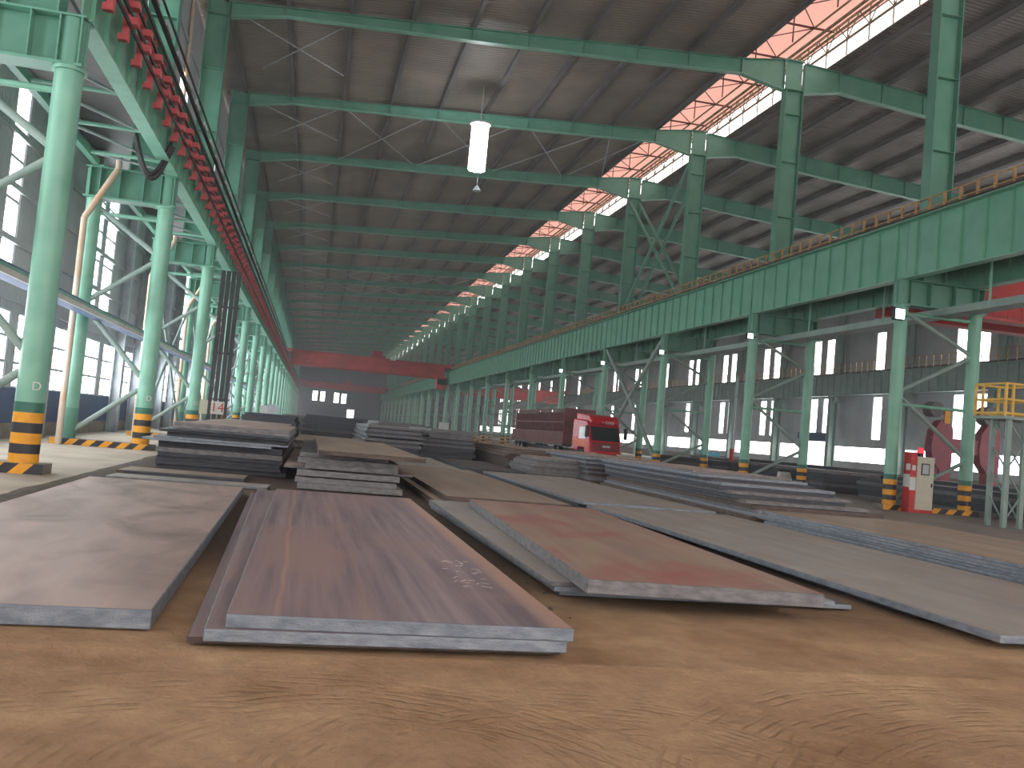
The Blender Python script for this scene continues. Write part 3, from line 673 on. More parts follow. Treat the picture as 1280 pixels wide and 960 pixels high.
# cable bundle hanging in a loop at the second left column and the dark riser bundle
q = MB(); pts = []
for i in range(15):
    a = i/14; pts.append((-6.1+a*1.0, 29.6+.5*a, 9.62-1.15*math.sin(a*math.pi)))
q.path(pts, .09, 8); q.path([(p[0]*.98-.12, p[1]-.1, p[2]+.12) for p in pts], .06, 8)
tag(q.build('cable_loop', CABLE), 'dark sagging cable loop under the left girder at the second column', 'cable')
rz = thing('riser_bundle', 'dark bundle of upright cable risers beside the left columns, behind the number 14 sign', 'cables', (-5.0, 51.5, 0))
for i in range(4):
    q = MB(); q.beam((-.42+i*.27, 0, 0), (-.42+i*.27, 0, 9.0), .23, .2); q.build('riser', CABLE, rz)
q = MB()
for z in (2, 4.5, 7): q.box(-.55, .55, .08, .14, z, z+.1)
q.build('clamp', CABLE, rz)

# ------------------------------------------------------------------ overhead cranes
def crane(label, y, x0, x1, zb, zt, gap):
    th = thing('overhead_crane', label, 'crane', (0, y, 0))
    for yy in (0, gap):
        q = MB(); q.box(x0+.8, x1-.8, yy-.35, yy+.35, zb, zt); q.box(x0+.8, x1-.8, yy-.45, yy+.45, zt, zt+.05); q.box(x0+.8, x1-.8, yy-.4, yy+.4, zb-.04, zb)
        q.build('bridge_girder', CRED, th)
    for xx in (x0, x1):
        q = MB(); q.box(xx-.3 if xx == x0 else xx-.9, xx+.9 if xx == x0 else xx+.3, -1.2, gap+1.2, 11.95, 12.6); q.build('end_carriage', CRED, th)
        for yy in (-.9, gap+.9):
            q = MB(); q.tube((xx-.08, yy, 11.98), (xx+.08, yy, 11.98), .33, 16); q.build('wheel', RAIL, th)
    xc = x0+(x1-x0)*.55
    q = MB(); q.box(xc-1.3, xc+1.3, -.5, gap+.5, zt+.1, zt+.4); q.box(xc-.9, xc+.7, .6, gap-.6, zt+.4, zt+1.1); q.tube((xc-.8, gap/2, zt+.9), (xc+.8, gap/2, zt+.9), .45, 14); q.build('trolley', CRED, th)
    q = MB()
    for i in range(int((x1-x0-2)/1.5)): q.box(x0+1+i*1.5, x0+1.05+i*1.5, -.9, -.85, zt, zt+1)
    q.box(x0+1, x1-1, -.9, -.86, zt+.96, zt+1); q.box(x0+1, x1-1, -.9, -.35, zt-.05, zt); q.build('walkway_rail', CRED, th)
    return th, xc
c1, xc = crane('red double-girder overhead crane spanning the main hall in the distance', 158, XL+.1, XR+.1, 10.15, 12.5, 3.4)
q = MB(); q.box(20.3, 22.0, -.9, 1.1, 8.2, 10.3); q.m = 1; q.box(20.4, 21.9, -.92, -.9, 9.0, 10.0); q.build('operator_cab', [CRED, GLASS], c1)
q = MB(); q.box(12.0, 12.9, -1.0, -.92, 12.3, 12.9); q.build('white_junction_box', WHT, c1)
crane('red overhead crane farthest away near the end wall', 292, XL+.1, XR+.1, 10.7, 12.5, 3.4)
c3, xc = crane('bright red overhead crane of the side hall at the right edge', 36.2, XRO-.1, 56.6, 8.9, 11.9, 3.4)
q = MB(); q.box(26.4, 27.3, -1.6, -.4, 8.5, 11.9); q.box(27.3, 34, -1.5, -.6, 8.5, 8.6)
for i in range(10): q.box(27.3+i*.7, 27.34+i*.7, -1.5, -1.46, 8.6, 9.6)
q.box(27.3, 34, -1.5, -1.46, 9.55, 9.6); q.build('maintenance_platform', CRED, c3)
crane('small red overhead crane of the side hall seen between distant columns', 205, XRO-.1, 56.6, 9.6, 12.2, 3.4)

# ------------------------------------------------------------------ steel plates
def plate(x0, x1, y0, y1, z, th, top, edge, label, rot=0, bev=0, group=None, extra=None):
    cx, cy = (x0+x1)/2, (y0+y1)/2; q = MB(); a, b = (x1-x0)/2, (y1-y0)/2; q.m = 0
    q.add([(-a,-b,0),(a,-b,0),(a,b,0),(-a,b,0),(-a,-b,th),(a,-b,th),(a,b,th),(-a,b,th)], [(4,5,6,7)])
    q.m = 1; q.add([(-a,-b,0),(a,-b,0),(a,b,0),(-a,b,0),(-a,-b,th),(a,-b,th),(a,b,th),(-a,b,th)], [(3,2,1,0),(0,1,5,4),(1,2,6,5),(2,3,7,6),(3,0,4,7)])
    # weld the duplicate corners so that bevels close
    q.v = q.v[:8]; q.f = [[i % 8 for i in f] for f in q.f]
    o = q.build('steel_plate', [top, edge], None, (cx, cy, z)); o.rotation_euler.z = rot
    if bev:
        bm_ = o.modifiers.new('edge', 'BEVEL'); bm_.width = bev; bm_.segments = 2; bm_.limit_method = 'ANGLE'; bm_.material = 1
    return tag(o, label, 'steel plate', group)
def bearer(x0, x1, y, z, h, label):
    q = MB(); q.box(x0, x1, y-.06, y+.06, 0, h); o = q.build('timber_bearer', WOOD, None, (0, 0, z)); return tag(o, label, 'timber', 'timber bearers under the plates')

# front row, left to right
plate(-3.78, -1.05, 6.88, 18.15, 0.0, .14, P_GREY, E_BLUE, 'broad grey plate lying alone at the front left', math.radians(.9), .012)
plate(-.84, 1.8, 6.6, 18.3, 0, .045, P_PINK, E_BRN, 'thin dark plate at the very bottom of the front centre pile', math.radians(1.6), .006)
plate(-.72, 1.82, 6.48, 18.1, .045, .085, P_PINK, E_BLUE, 'middle plate of the front centre pile, under the streaky top one', math.radians(1.55), .008)
b3 = plate(-.47, 1.98, 6.5, 17.35, .13, .095, P_TOP, E_BLUE, 'streaky pinkish top plate of the front centre pile with chalk marks', math.radians(.4), .008)
# chalk scribbles and dry white streak on the top plate
random.seed(5); q = MB()
for i in range(26):
    x = .62+.32*random.random(); y = -4.0+1.6*random.random()+.4*(x-.6); l = random.uniform(.03, .09); a = random.uniform(-.5, .9)
    q.beam((x, y, .0965), (x+l*math.cos(a), y+l*math.sin(a)*2, .0965), .014, .002)
q.build('chalk_marks', CHALK, b3)
# third row
plate(2.55, 5.95, 9.2, 18.2, 0, .05, P_DARK, E_BLUE, 'bluish bottom plate of the front right-of-centre pile', math.radians(1.2), .006)
plate(2.5, 5.7, 9.1, 18.35, .05, .05, P_BLUE, E_BLUE, 'thin blue-edged second plate of the front right-of-centre pile', math.radians(.8), .006)
plate(2.48, 5.1, 9.1, 18.4, .10, .05, P_BLUE, E_MID, 'grey third plate showing a strip beside the thick reddish one', math.radians(.4), .006)
c3p = plate(2.9, 5.35, 8.4, 17.4, .15, .14, P_RUST, E_MID, 'thick reddish-brown slab on top of the front right-of-centre pile', math.radians(-2.4), .012)
q = MB(); random.seed(9)
for i in range(9):
    x = -.9+i*.1+random.uniform(-.03, .03); q.box(x, x+random.uniform(.03, .09), -4.475, -4.4705, .03, .03+random.uniform(.03, .09))
q.build('paint_marks', CHALK, c3p)
plate(2.6, 5.3, 18.6, 31.5, 0, .12, P_BRN, E_BRN, 'long brown plate behind the thick reddish slab, lower of two', math.radians(0), .008)
plate(2.8, 5.45, 18.5, 31.2, .12, .12, P_BRN, E_BRN, 'long brown plate behind the thick reddish slab, upper of two', math.radians(0), .008)
# fourth row
plate(6.62, 9.7, 8.9, 20.6, 0, .05, P_DARK, E_DARK, 'dark plate hidden under the very long blue-grey plate', 0, .006)
plate(6.48, 10.05, 7.55, 20.7, .05, .08, P_BLUE, E_BLUE, 'very long smooth blue-grey plate reaching out to the front right', math.radians(.3), .012)
plate(6.35, 9.6, 21.0, 33.5, 0, .1, P_BRN, E_DARK, 'lower of two plates behind the long blue-grey plate', 0, .008)
plate(6.35, 9.75, 20.85, 33.2, .10, .07, P_BLUE, E_BLUE, 'pale top plate behind the long blue-grey plate', math.radians(.5), .01)
plate(5.95, 8.2, 34.4, 43.5, 0, .18, P_DARK, E_DARK, 'dark plate lying flat farther back in the middle row', math.radians(0), .008)
plate(2.9, 5.5, 32, 43, 0, .16, P_BLUE, E_MID, 'bluish plate lying flat behind the brown pair', math.radians(-.5), .008)

def stack(desc, x0, x1, y0, y1, layers, seed=0, bev=.006, rot=0):
    """layers bottom to top: (thickness, top material, edge material, dx0, dx1, dy0, bearer gap)"""
    rnd = random.Random(seed); z = 0; n = len(layers)
    for i, l in enumerate(layers):
        th, tp, ed = l[:3]; dx0, dx1, dy0 = (l[3:6] if len(l) > 3 else (rnd.uniform(-.1, .1), rnd.uniform(-.1, .1), rnd.uniform(-.15, .15))); gap = l[6] if len(l) > 6 else 0
        if gap:
            for j in range(4):
                yy = y0+.9+(y1-y0-1.8)*j/3
                o = bearer(x0+.15, x1-.15, yy, z, gap, 'dark timber bearer in %s' % desc); o['group'] = 'timber bearers in %s' % desc
            z += gap
        j = n-1-i
        pos = 'topmost' if j == 0 else 'bottom' if i == 0 else ORD[j]+' from the top'
        kind = {P_GREY: 'grey', P_PINK: 'pinkish grey', P_RUST: 'reddish', P_BRN: 'brown', P_TOP: 'pink', P_BLUE: 'blue-grey', P_DARK: 'dark'}[tp]
        plate(x0+dx0, x1+dx1, y0+dy0, y1+rnd.uniform(-.3, .3), z, th, tp, ed, '%s plate, %s of %s' % (kind, pos, desc), math.radians(rot+rnd.uniform(-.25, .25)), bev)
        z += th
    return z
random.seed(21)
# tall dark stack at left
D_, B_, G_, K_, R_ = (P_DARK, E_DARK), (P_BLUE, E_STK), (P_GREY, E_MID), (P_BRN, E_BRN), (P_RUST, E_BRN)
stack('the tall dark stack at left', -3.6, -.62, 23.6, 34.5, [
    (.12, *D_, .0, .1, .1), (.1, *D_, .02, .0, .0), (.1, *D_, 0, -.05, .06), (.1, *D_, .02, 0, 0), (.12, P_DARK, E_MID, 0, .02, -.02), (.16, *D_, .02, -.02, .08),
    (.06, P_BLUE, E_BLUE, -.28, -.25, -.35), (.05, P_BLUE, E_BLUE, -.1, .1, -.1), (.1, *D_, .15, .0, .25), (.07, P_BLUE, E_DARK, .02, .12, .1), (.05, P_BLUE, E_BLUE, .2, .1, 0),
    (.09, P_GREY, E_MID, .35, .12, -.15), (.05, P_GREY, E_MID, .32, .1, .1)], 1)
plate(-4.0, -1.35, 21.3, 22.7, 0, .07, P_BRN, E_BRN, 'narrow brown offcut strip lying before the tall dark stack', math.radians(-2))
plate(-3.9, -.75, 19.7, 20.6, 0, .05, P_BLUE, E_MID, 'narrow grey offcut strip just behind the big front left plate', math.radians(-2))
plate(-3.8, -1.3, 20.9, 21.2, 0, .09, P_DARK, E_DARK, 'thin dark bar lying between the two offcut strips', math.radians(-2))
# centre-left stack
stack('the rough-edged stack at centre left', -.2, 2.0, 20.8, 32.0, [
    (.13, P_BLUE, E_MID, .0, .12, -.1), (.12, P_BLUE, E_MID, -.02, .02, .0), (.13, P_BLUE, E_MID, -.02, .05, 0, .03), (.04, P_GREY, E_MID, -.3, .4, .4), (.12, P_DARK, E_MID, .14, .0, .02),
    (.12, P_DARK, E_MID, .0, .02, .0), (.1, P_DARK, E_MID, .02, -.2, .25), (.1, P_BRN, E_BRN, .38, .52, -.6)], 2)
stack('the low stack right behind the rough-edged one', -.5, 2.2, 34, 45, [(.16, *D_), (.16, *D_), (.14, *D_), (.12, *G_), (.12, *K_)], 12)
stack('the second stack back in the left row', -4.0, -.9, 36.5, 48, [(.2, *D_), (.2, *D_), (.18, *D_), (.2, *D_), (.18, *K_), (.15, *G_)], 13)
stack('the far dark stack near the number boards', -4.0, -.9, 56, 68, [(.25, *D_), (.2, *D_), (.25, *D_), (.2, *D_), (.25, *D_), (.2, *D_), (.15, *D_)], 14)
stack('the dark stack under the end wall windows', -.5, 3.2, 58, 70, [(.25, *D_), (.2, *D_), (.25, *D_), (.2, *B_), (.25, *D_), (.2, *D_), (.2, *D_), (.15, *D_)], 15)
# mid stack left of centre aisle
stack('the tall layered stack in the middle distance', 2.6, 5.3, 44.5, 57, [(.2, *D_), (.16, *D_), (.12, *D_), (.12, *B_), (.1, *D_), (.12, *B_), (.1, *D_, .1, .2, .6), (.12, *B_), (.1, *D_), (.1, *B_), (.1, *D_), (.1, *B_)], 3)
stack('the tall stack behind the middle one', 4.2, 7.2, 60, 73, [(.25, *D_), (.2, *B_), (.2, *D_), (.2, *B_), (.25, *D_), (.2, *B_), (.2, *B_), (.2, *B_)], 16)
stack('the mid-distance stack with pale left end', 5.5, 8.2, 46, 58, [(.2, *D_), (.18, *D_), (.16, *D_), (.12, *D_), (.1, *B_), (.12, *D_), (.1, *B_), (.1, *D_), (.12, *B_, .4, 0, .5), (.12, *B_, .4, 0, .6), (.1, *B_, .4, 0, .5), (.1, *B_, .5, 0, .5)], 4)
stack('the brown stack left of the truck', 8.7, 12, 40.5, 56, [(.12, *D_), (.12, *K_), (.1, *K_), (.12, *R_), (.1, *K_), (.12, *K_), (.1, *K_), (.1, *K_, .4, -.3, .4), (.08, *K_, .6, -.4, 1)], 5)
stack('the grey end stack in front of the truck', 8.7, 11.5, 35.6, 39.8, [(.12, *B_), (.1, P_BLUE, E_MID), (.12, P_BLUE, E_MID), (.1, *B_), (.12, P_BLUE, E_MID, .2, .1, .3), (.1, *B_, .3, .2, .4), (.1, *G_, .4, .2, .4)], 6)
F_ = [(.12, *K_), (.1, *D_), (.1, *D_), (.12, *K_), (.1, *D_), (.1, *D_), (.1, *D_), (.1, *D_), (.08, *G_), (.08, *D_), (.08, *G_)]
tiers = [(.1, P_BRN, E_BRN, 0, 0, -.4), (.08, P_BLUE, E_BLUE, .2, .9, -.6), (.08, P_BLUE, E_MID, .3, .8, -.2), (.1, P_DARK, E_BRN, .2, .7, .0), (.08, P_BLUE, E_MID, .3, .6, .5), (.1, P_DARK, E_DARK, .1, .2, 1.0),  # brown and dark edges carry the shade of the stack's left side in colour
         (.08, P_BLUE, E_MID, .2, .5, 1.2), (.1, P_DARK, E_DARK, .1, .3, 1.8), (.08, P_BLUE, E_BLUE, .2, .4, 1.9), (.08, P_DARK, E_DARK, .1, .2, 2.6), (.08, P_BLUE, E_BLUE, .1, .2, 3.0), (.06, P_GREY, E_MID, .2, .1, 3.8)]
stack('the long stepped stack right of centre', 10.9, 14.2, 21.6, 33.6, tiers, 7)
stack('the long stack right behind the stepped one', 10.7, 14.2, 34.2, 46, [(t_l[0], t_l[1], t_l[2], .05, .1, .1*i_) for i_, t_l in enumerate(tiers)], 8)
# low blue-edged stack at the right edge
stack('the low blue-edged stack at the right', 10.35, 14.3, 9.0, 19.8, [(.05, P_BLUE, E_BLUE, .0, .0, 0), (.05, P_BLUE, E_BLUE, .05, .0, 0), (.05, P_BLUE, E_BLUE, .02, .05, 0), (.05, P_BLUE, E_BLUE, .1, 0, 0), (.05, P_BLUE, E_BLUE, .05, .05, 0), (.05, P_BRN, E_BLUE, .1, 0, 0), (.05, P_BRN, E_BLUE, .15, 0, 0)], 9)
stack('the flat pile beyond the stepped stack', 15.0, 17.6, 27, 39, [(.06, *K_), (.06, *G_)], 10)
stack('the grey pile in front of the truck wheels', 13.0, 16.5, 48, 60, [(.15, *D_), (.12, *D_), (.12, *D_), (.12, *B_), (.1, *D_), (.1, *G_)], 11)
# far end piles of the main hall
for i, (x, y, h) in enumerate([(4.5, 80, 7), (9, 85, 8), (-1.5, 95, 8), (6, 105, 9), (12, 100, 6), (0, 125, 8), (8, 130, 8)]):
    stack('the %s distant pile down the hall' % ORD[i], x-1.5, x+1.7, y, y+12, [(.2, *(D_ if (j+i) % 3 else B_)) for j in range(h)], 30+i, 0)
# piles of bars and plates on the side hall floor
for i, (x, y, h, w_) in enumerate([(28.5, 30, 6, 3), (32.5, 36, 7, 3), (29, 45, 7, 3.4), (34, 52, 8, 3.4), (39, 48, 6, 3.5), (44, 60, 7, 3.5), (36, 68, 7, 3.5), (42, 78, 7, 4), (48, 72, 6, 4), (30, 62, 6, 3), (50, 88, 6, 3)]):
    stack('the %s pile in the side hall' % ORD[i], x-w_/2, x+w_/2, y, y+11.5, [(.17, *(D_ if (j+i) % 4 else B_)) for j in range(h)], 50+i, 0)

# ------------------------------------------------------------------ red truck with cage trailer
tk = thing('truck', 'red cab-over truck parked facing the camera beyond the plates', 'truck', (20.1, 62, 0))
TX = 1.24
cabp = [(-.0, .55), (-.06, .75), (-.02, 1.5), (.05, 1.75), (.3, 2.75), (.55, 3.05), (2.2, 3.15), (2.25, .9), (1.5, .9), (1.4, 1.15), (.7, 1.15), (.55, .55)]
q = MB(); q.prism(cabp, 0, -TX, TX); cab = q.build('cab', TRED, tk); bv = cab.modifiers.new('b', 'BEVEL'); bv.width = .06; bv.segments = 2
q = MB(); q.prism([(.02, 1.72), (.27, 2.68), (.29, 2.68), (.05, 1.7)], 0, -1.08, 1.08); ws = q.build('windscreen', GLASS, tk); ws.location.y = -.05
q = MB(); q.prism([(.25, 2.78), (.1, 3.05), (.5, 3.45), (2.1, 3.6), (2.1, 3.1), (.5, 3.0)], 0, -1.1, 1.1); rf_ = q.build('roof_fairing', TRED, tk); bv = rf_.modifiers.new('b', 'BEVEL'); bv.width = .08; bv.segments = 3
q = MB()
for i in range(5):
    x = -.05+i*.14; q.box(x, x+.1, .02, .05, 2.93, 2.96); q.box(x, x+.1, .02, .05, 3.03, 3.06); q.box(x+.035, x+.06, .02, .05, 2.88, 3.1)
q.box(-.35, -.1, .02, .05, 2.98, 3.01); lt_ = q.build('roof_lettering', WHT, tk); lt_.location.y = .04
q = MB(); q.box(-1.05, 1.05, -.1, -.05, 1.0, 1.6)
for z in (1.08, 1.22, 1.36, 1.5): q.box(-1.0, 1.0, -.14, -.1, z, z+.05)
q.build('grille', paint('dull_red_grille', (150, 40, 52), (120, 34, 44), .4), tk)
q = MB(); q.box(-.3, .3, -.16, -.14, 1.24, 1.38); q.build('emblem', WHG, tk)
q = MB(); q.box(-TX, TX, -.22, .1, .45, .95); bp2 = q.build('bumper', TRED, tk); bv = bp2.modifiers.new('b', 'BEVEL'); bv.width = .05; bv.segments = 2
for sx_ in (-1, 1):
    q = MB(); q.box(sx_*1.0-.18, sx_*1.0+.18, -.25, -.2, .65, .85); q.build('headlamp', WHT, tk)
    q = MB(); q.box(sx_*1.52-.1, sx_*1.52+.1, -.1, .05, 1.9, 2.7); q.tube((sx_*1.24, 0, 2.6), (sx_*1.5, -.03, 2.6), .02, 6); q.tube((sx_*1.24, 0, 2.0), (sx_*1.5, -.03, 2.0), .02, 6); q.build('mirror', DARKM, tk)
    q = MB(); q.prism([(.45, 1.75), (.62, 2.6), (1.35, 2.6), (1.35, 1.75)], 0, sx_*1.235, sx_*1.255); q.build('side_window', GLASS, tk)
    q = MB(); q.prism([(.35, 1.15), (.35, 1.65), (1.5, 1.65), (2.1, 1.9), (2.1, 1.3), (1.4, 1.2)], 0, sx_*1.235, sx_*1.25); q.build('orange_decal', ORG, tk)
    for yy in (1.1, 7.4, 8.8, 20.0, 21.4, 22.8):
        q = MB(); q.tube((sx_*.85, yy, .52), (sx_*1.2, yy, .52), .52, 20); q.m = 1; q.tube((sx_*1.2, yy, .52), (sx_*1.215, yy, .52), .27, 12); q.build('wheel', [DARKM, WHG], tk)
q = MB(); q.box(-.45, .45, 1.5, 24, .62, .9); q.box(-1.2, 1.2, 6.0, 24.4, 1.05, 1.2); q.build('chassis', BLK, tk)
q = MB(); q.box(-1.22, 1.22, 6.0, 6.06, 1.2, 4.0); q.build('headboard', CAGE, tk)
for sx_ in (-1, 1):
    q = MB(); x = sx_*1.22
    for i in range(37):
        y = 6.1+i*.5; q.box(x-.03, x+.03, y-(.06 if i % 6 == 0 else .03), y+(.06 if i % 6 == 0 else .03), 1.2, 3.95)
    for z in (1.2, 2.1, 2.9, 3.9): q.box(x-.035, x+.035, 6.1, 24.3, z-.05, z+.05)
    q.box(x-.012, x+.012, 6.1, 24.3, 1.2, 2.1)
    q.build('cage_side', CAGE, tk)
q = MB(); q.box(-1.0, 1.0, 6.3, 24, 1.2, 3.6); q.build('covered_load', paint('maroon_tarpaulin', (96, 46, 50), (78, 40, 44), .8, 0, 1.5, .5, 6), tk)

# the tractor stands turned a little against its trailer
ca = math.radians(9); piv = Vector((0, 2.4, 0)); rm = Matrix.Rotation(ca, 3, 'Z')
for o in list(tk.children):
    nm = o.name.split('.')[0]
    if nm in ('chassis', 'headboard', 'cage_side', 'covered_load'): continue
    if nm == 'wheel' and sum(v.co.y for v in o.data.vertices)/len(o.data.vertices) > 3: continue
    o.rotation_euler.z = ca; o.scale.y = 1.3; o.location = rm @ (Vector(o.location)-piv)+piv+Vector((-.3, -.5, 0))

# ------------------------------------------------------------------ switch cabinet between the tubes of the nearest right column
cb = thing('control_cabinet', 'cream control cabinet with red sides and a red beacon between the right columns', 'cabinet', (22.72, 31.15, 0))
q = MB(); q.box(0, .8, 0, .55, .12, 2.15); q.build('cabinet_body', CREAM, cb)
q = MB(); q.box(.04, .76, -.02, 0, .3, 2.1); q.build('door', CREAM, cb)
q = MB(); q.box(.22, .58, -.035, -.02, 1.45, 1.9); q.m = 1; q.box(.26, .54, -.04, -.035, 1.49, 1.86); q.build('meter_window', [DARKM, WHG], cb)
q = MB(); q.box(.68, .71, -.06, -.02, 1.0, 1.15); q.build('handle', DARKM, cb)
q = MB(); q.box(0, .8, -.03, .55, 0, .12); q.build('red_base', RED, cb)
q = MB(); q.box(-.1, 0, -.02, .6, 0, .95); q.box(-.1, 0, -.02, .6, 1.45, 2.3); q.m = 1; q.box(-.1, 0, -.02, .6, .95, 1.45); q.m = 1; q.box(-.11, -.1, .1, .45, 1.6, 1.85)
q.build('red_side_panel', [RED, WHT], cb)
q = MB(); q.box(-.25, 0, -.05, 0, 0, .85); q.box(-.25, 0, -.05, 0, 1.35, 2.2); q.m = 1; q.box(-.25, 0, -.05, 0, .85, 1.35); q.box(-.2, -.05, -.06, -.05, 1.6, 1.8); q.build('red_notice_strip', [RED, WHT], cb)
q = MB(); q.tube((.3, .2, 2.15), (.3, .2, 2.28), .12, 14); q.m = 1; q.tube((.3, .2, 2.28), (.3, .2, 2.5), .15, 14, .08); q.build('beacon', [DARKM, TAIL], cb)
# access tower with yellow cage, right edge
tw = thing('access_tower', 'grey-green steel access tower topped by a yellow cage at the right edge', 'platform tower', (22.3, 26.0, 0))
for x, y in ((0, 0), (.62, 0), (0, .7), (.62, .7)):
    q = MB(); q.box(x-.08, x+.08, y-.06, y+.06, 0, 3.55); q.build('leg', GREY_GR, tw)
q = MB()
for i in range(4):
    z = .2+i*.85
    q.tube((0, 0, z), (.62, 0, z+.85 if z < 3 else z+.6), .03, 6) if i % 2 == 0 else q.tube((.62, 0, z), (0, 0, z+.85 if z+.85 < 3.5 else 3.5), .03, 6)
    q.tube((0, 0, z), (0, .7, z+.8 if z+.8 < 3.5 else 3.5), .03, 6)
    q.tube((.62, 0, z), (.62, .7, z+.8 if z+.8 < 3.5 else 3.5), .03, 6)
q.build('tower_bracing', GREY_GR, tw)
q = MB(); q.box(-.3, .95, -.15, 1.3, 3.55, 3.65); q.build('deck_plate', GREY_GR, tw)
q = MB()
for x in (-.27, .0, .62, .9):
    for y in (-.12, 1.27): q.box(x-.04, x+.04, y-.03, y+.03, 3.65, 4.75)
for z in (3.75, 4.2, 4.72):
    for y in (-.12, 1.27): q.box(-.27, .9, y-.02, y+.02, z-.035, z+.035)
    for x in (-.27, .9): q.box(x-.02, x+.02, -.12, 1.27, z-.035, z+.035)
q.build('yellow_cage', YTOW, tw)
q = MB(); q.box(.95, 4.5, .1, 1.2, 3.55, 3.65)
for x in (2.2, 3.3, 4.4): q.box(x-.03, x+.03, .1, .16, 3.65, 4.7)
for z in (4.2, 4.7): q.box(.95, 4.5, .1, .15, z-.02, z+.02)
q.build('gangway', GREY_GR, tw)
q = MB(); q.box(4.3, 4.4, .1, .2, 0, 3.55); q.box(4.3, 4.4, 1.1, 1.2, 0, 3.55); q.build('gangway_prop', GREY_GR, tw)

# ------------------------------------------------------------------ red coil machine in the side hall
mc = thing('coil_machine', 'dark red machine with two round-shouldered frames in the side hall', 'machine', (46.6, 62, 0))
for x in (0, 4.2):
    q = MB(); prof = [(-.1, 0), (-.1, 1.8), (-.9, 2.6), (-1.1, 3.6), (-.9, 4.8), (-.2, 5.6), (.5, 5.7), (1.2, 5.0), (1.2, 2.6), (1.0, 0)]
    prof = [(a*.8+.4, b) for a, b in prof]; q.prism(prof, 1, -.4, .4)
    q.v = [(v[0]+x, v[1], v[2]) for v in q.v]; q.build('frame', MACH, mc)
q = MB(); q.box(-.5, 5.2, -.3, .3, 3.2, 4.3); q.build('cross_beam', MACH, mc)
ROLL = paint('dull_grey_roller', (110, 96, 98), (90, 80, 84), .6)
for xx, zz, rr in ((4.6, 6.3, .75), (-.2, 6.4, .6)):
    q = MB(); q.tube((xx, -.5, zz), (xx, .5, zz), rr, 18); q.build('roller', ROLL, mc)
q = MB(); q.box(.5, 1.0, -.45, -.3, 5.4, 6.6); q.build('yellow_guard', YEL, mc)

# ------------------------------------------------------------------ small things
def board(label, txt, x, y, z0, w_, h, mt=WHT, tm=RED):
    th = thing('number_board', label, 'sign', (x, y, 0)); q = MB(); q.box(-w_/2, w_/2, -.02, .02, z0, z0+h); q.build('panel', mt, th)
    q = MB(); q.box(-.03, .03, .02, .06, 0, z0+h-.05); q.build('post', GREY_GR, th)
    if txt: text_mesh(txt, h*1.05, 'digits', tm, th, (0, -.024, z0+h/2), (math.pi/2, 0, 0))
board('white board with red number 14 above the tall dark stack', '14', -4.55, 46.8, 1.28, .62, .62)
board('blank cream board just left of the number 14 sign', '', -5.3, 46.0, 1.25, .75, .66, CREAM)
board('small white board in the gap between distant left columns', '', -3.75, 74, 1.35, .6, .75)
board('pale pink and white board farther down the left row', '', -4.3, 104, 1.2, 1.3, 1.3, WHG)
board('white board on the distant right side of the hall', '', 11.6, 82, 1.1, .9, 1.0)
fl = thing('floodlight', 'glowing white floodlight on the nearest whole right column', 'lamp', (XR-.3, Y0+L-.35, 7.55))
q = MB(); q.box(-.3, .15, -.12, .1, -.15, .3); q.build('housing', DARKM, fl); q = MB(); q.box(-.27, .12, -.14, -.12, -.12, .27); q.build('lens', FLOOD, fl)
q = MB(); q.box(.15, .3, -.03, .35, 0, .06); q.build('bracket', DARKM, fl)
for k in (2, 3, 4, 5):
    q = MB(); q.box(-.25, .1, -.1, .1, -.12, .2); q.m = 1; q.box(-.22, .07, -.12, -.1, -.09, .17); q.m = 0; q.box(.1, .3, -.03, .3, 0, .05)
    o = q.build('floodlight', [DARKM, FLOOD], None, (XR-.3, Y0+L*k-.33, 7.8)); tag(o, 'small floodlight on the %s right column from the camera' % ORD[k-1], 'lamp')
hb = thing('high_bay_lamp', 'brilliant white tall cluster lamp hanging under the roof', 'lamp', (8.0, 53.0, 0)); zt = zdl(8.0)-.3
q = MB(); q.tube((0, 0, 19.75), (0, 0, zdl(8)-.01), .04, 8); q.build('stem', WHG, hb)
q = MB(); q.tube((0, 0, 19.68), (0, 0, 19.8), .62, 24); q.build('top_cap', WHG, hb)
q = MB()
for i in range(8):
    a = i*math.pi/4; q.tube((.34*math.cos(a), .34*math.sin(a), 16.95), (.34*math.cos(a), .34*math.sin(a), 19.68), .17, 10)
q.build('light_tubes', LAMP, hb)
ps = thing('pendant_lamp', 'small unlit pendant lamp hanging below the bright cluster lamp', 'lamp', (8.75, 57.07, 0))
q = MB(); q.tube((0, 0, 17.1), (0, 0, 21.07), .02, 6); q.build('rod', WHG, ps); q = MB(); q.tube((0, 0, 17.1), (0, 0, 16.8), .1, 14, .3); q.build('shade', WHG, ps)
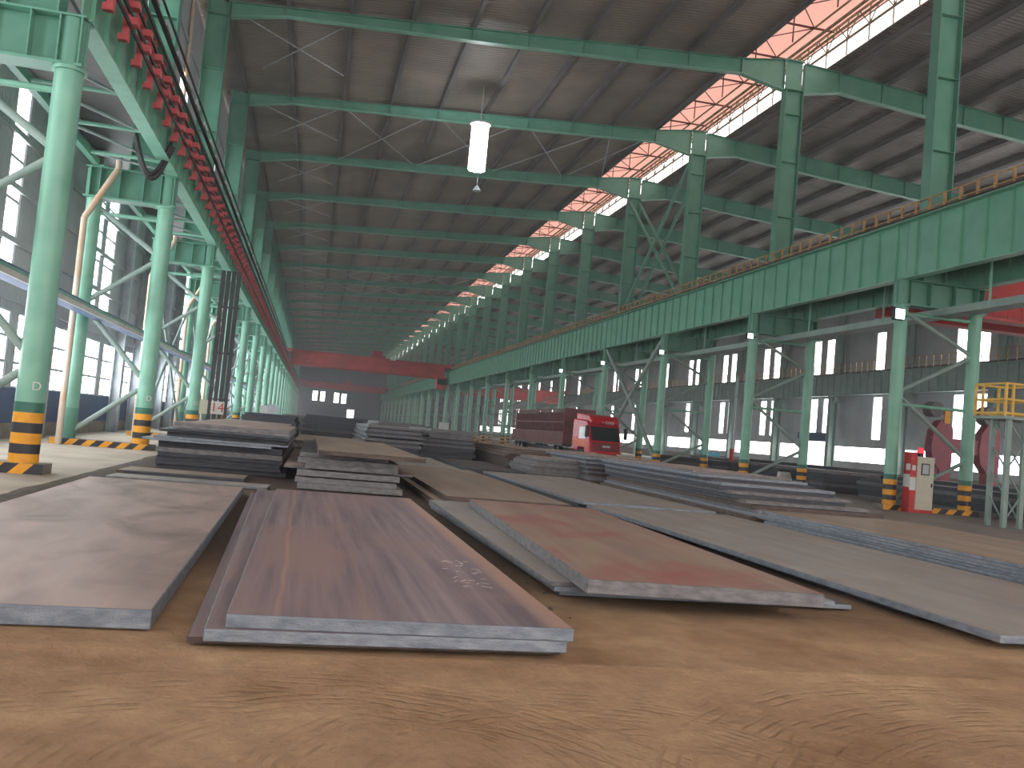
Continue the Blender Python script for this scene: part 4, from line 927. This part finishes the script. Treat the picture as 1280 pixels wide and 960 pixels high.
# clutter near the side hall wall
tp = thing('tarpaulin_crate', 'crate under a bright cyan sheet in front of the far side wall', 'crate', (41.5, 92, 0))
q = MB(); q.box(0, 1.5, 0, 1.5, 0, 1.2); q.build('crate_body', WOOD, tp); q = MB(); q.box(-.1, 1.6, -.1, 1.6, 1.2, 1.6); q.box(.6, 1.6, -.12, -.1, .8, 1.2); q.build('sheet', CYAN, tp)
hy = thing('red_standpipe', 'red and white upright pipe left of the second right column', 'pipe', (31.2, 64.5, 0))
q = MB(); q.tube((0, 0, 0), (0, 0, .9), .2, 12); q.m = 1; q.tube((0, 0, .9), (0, 0, 2.0), .16, 12); q.m = 2; q.tube((0, 0, 2.0), (0, 0, 7.5), .1, 10); q.build('pipe', [BLK, RED, WHG], hy)
q = MB(); q.tube((1.0, 0, 0), (1.0, 0, 7.5), .08, 10); q.tube((0, 0, 1.4), (1, 0, 1.4), .06, 8); q.build('side_pipe', WHG, hy)
def motorbike(x, y):
    th = thing('motor_scooter', 'white scooter parked before the bright doorway', 'scooter', (x, y, 0))
    for a in (-.6, .6):
        q = MB(); q.tube((a, -.06, .28), (a, .06, .28), .28, 18); q.build('wheel', DARKM, th)
    q = MB(); q.prism([(-.75, .5), (-.7, .85), (-.1, .85), (.05, .45), (.4, .45), (.5, .95), (.62, .95), (.6, .3), (-.3, .25)], 1, -.16, .16); q.build('body', WHT, th)
    q = MB(); q.prism([(-.75, .85), (-.72, .95), (-.1, .93), (-.1, .85)], 1, -.14, .14); q.build('seat', DARKM, th)
    q = MB(); q.tube((.55, 0, .9), (.5, 0, 1.15), .025, 8); q.tube((.5, -.3, 1.15), (.5, .3, 1.15), .02, 8); q.build('handlebar', DARKM, th)
motorbike(27.2, 48.5)
fh = thing('fire_hydrant_cart', 'small red pump on a frame behind the access tower', 'pump', (33.5, 44.5, 0))
q = MB(); q.box(-.5, .5, -.3, .3, 0, .5); q.tube((-.3, 0, .5), (-.3, 0, 1.5), .25, 12); q.tube((.1, 0, .5), (.1, 0, 1.9), .12, 10); q.box(-.6, .4, -.2, .2, 1.2, 1.35); q.build('pump_body', MACH, fh)

# ------------------------------------------------------------------ the air in the halls
q = MB(); q.box(XLW+.02, XW-.02, -18, YEND-.1, .001, 21.0)
a = q.build('dusty_air', hz); a['kind'] = 'stuff'; tag(a, 'faint dusty haze filling the whole hall', 'haze')
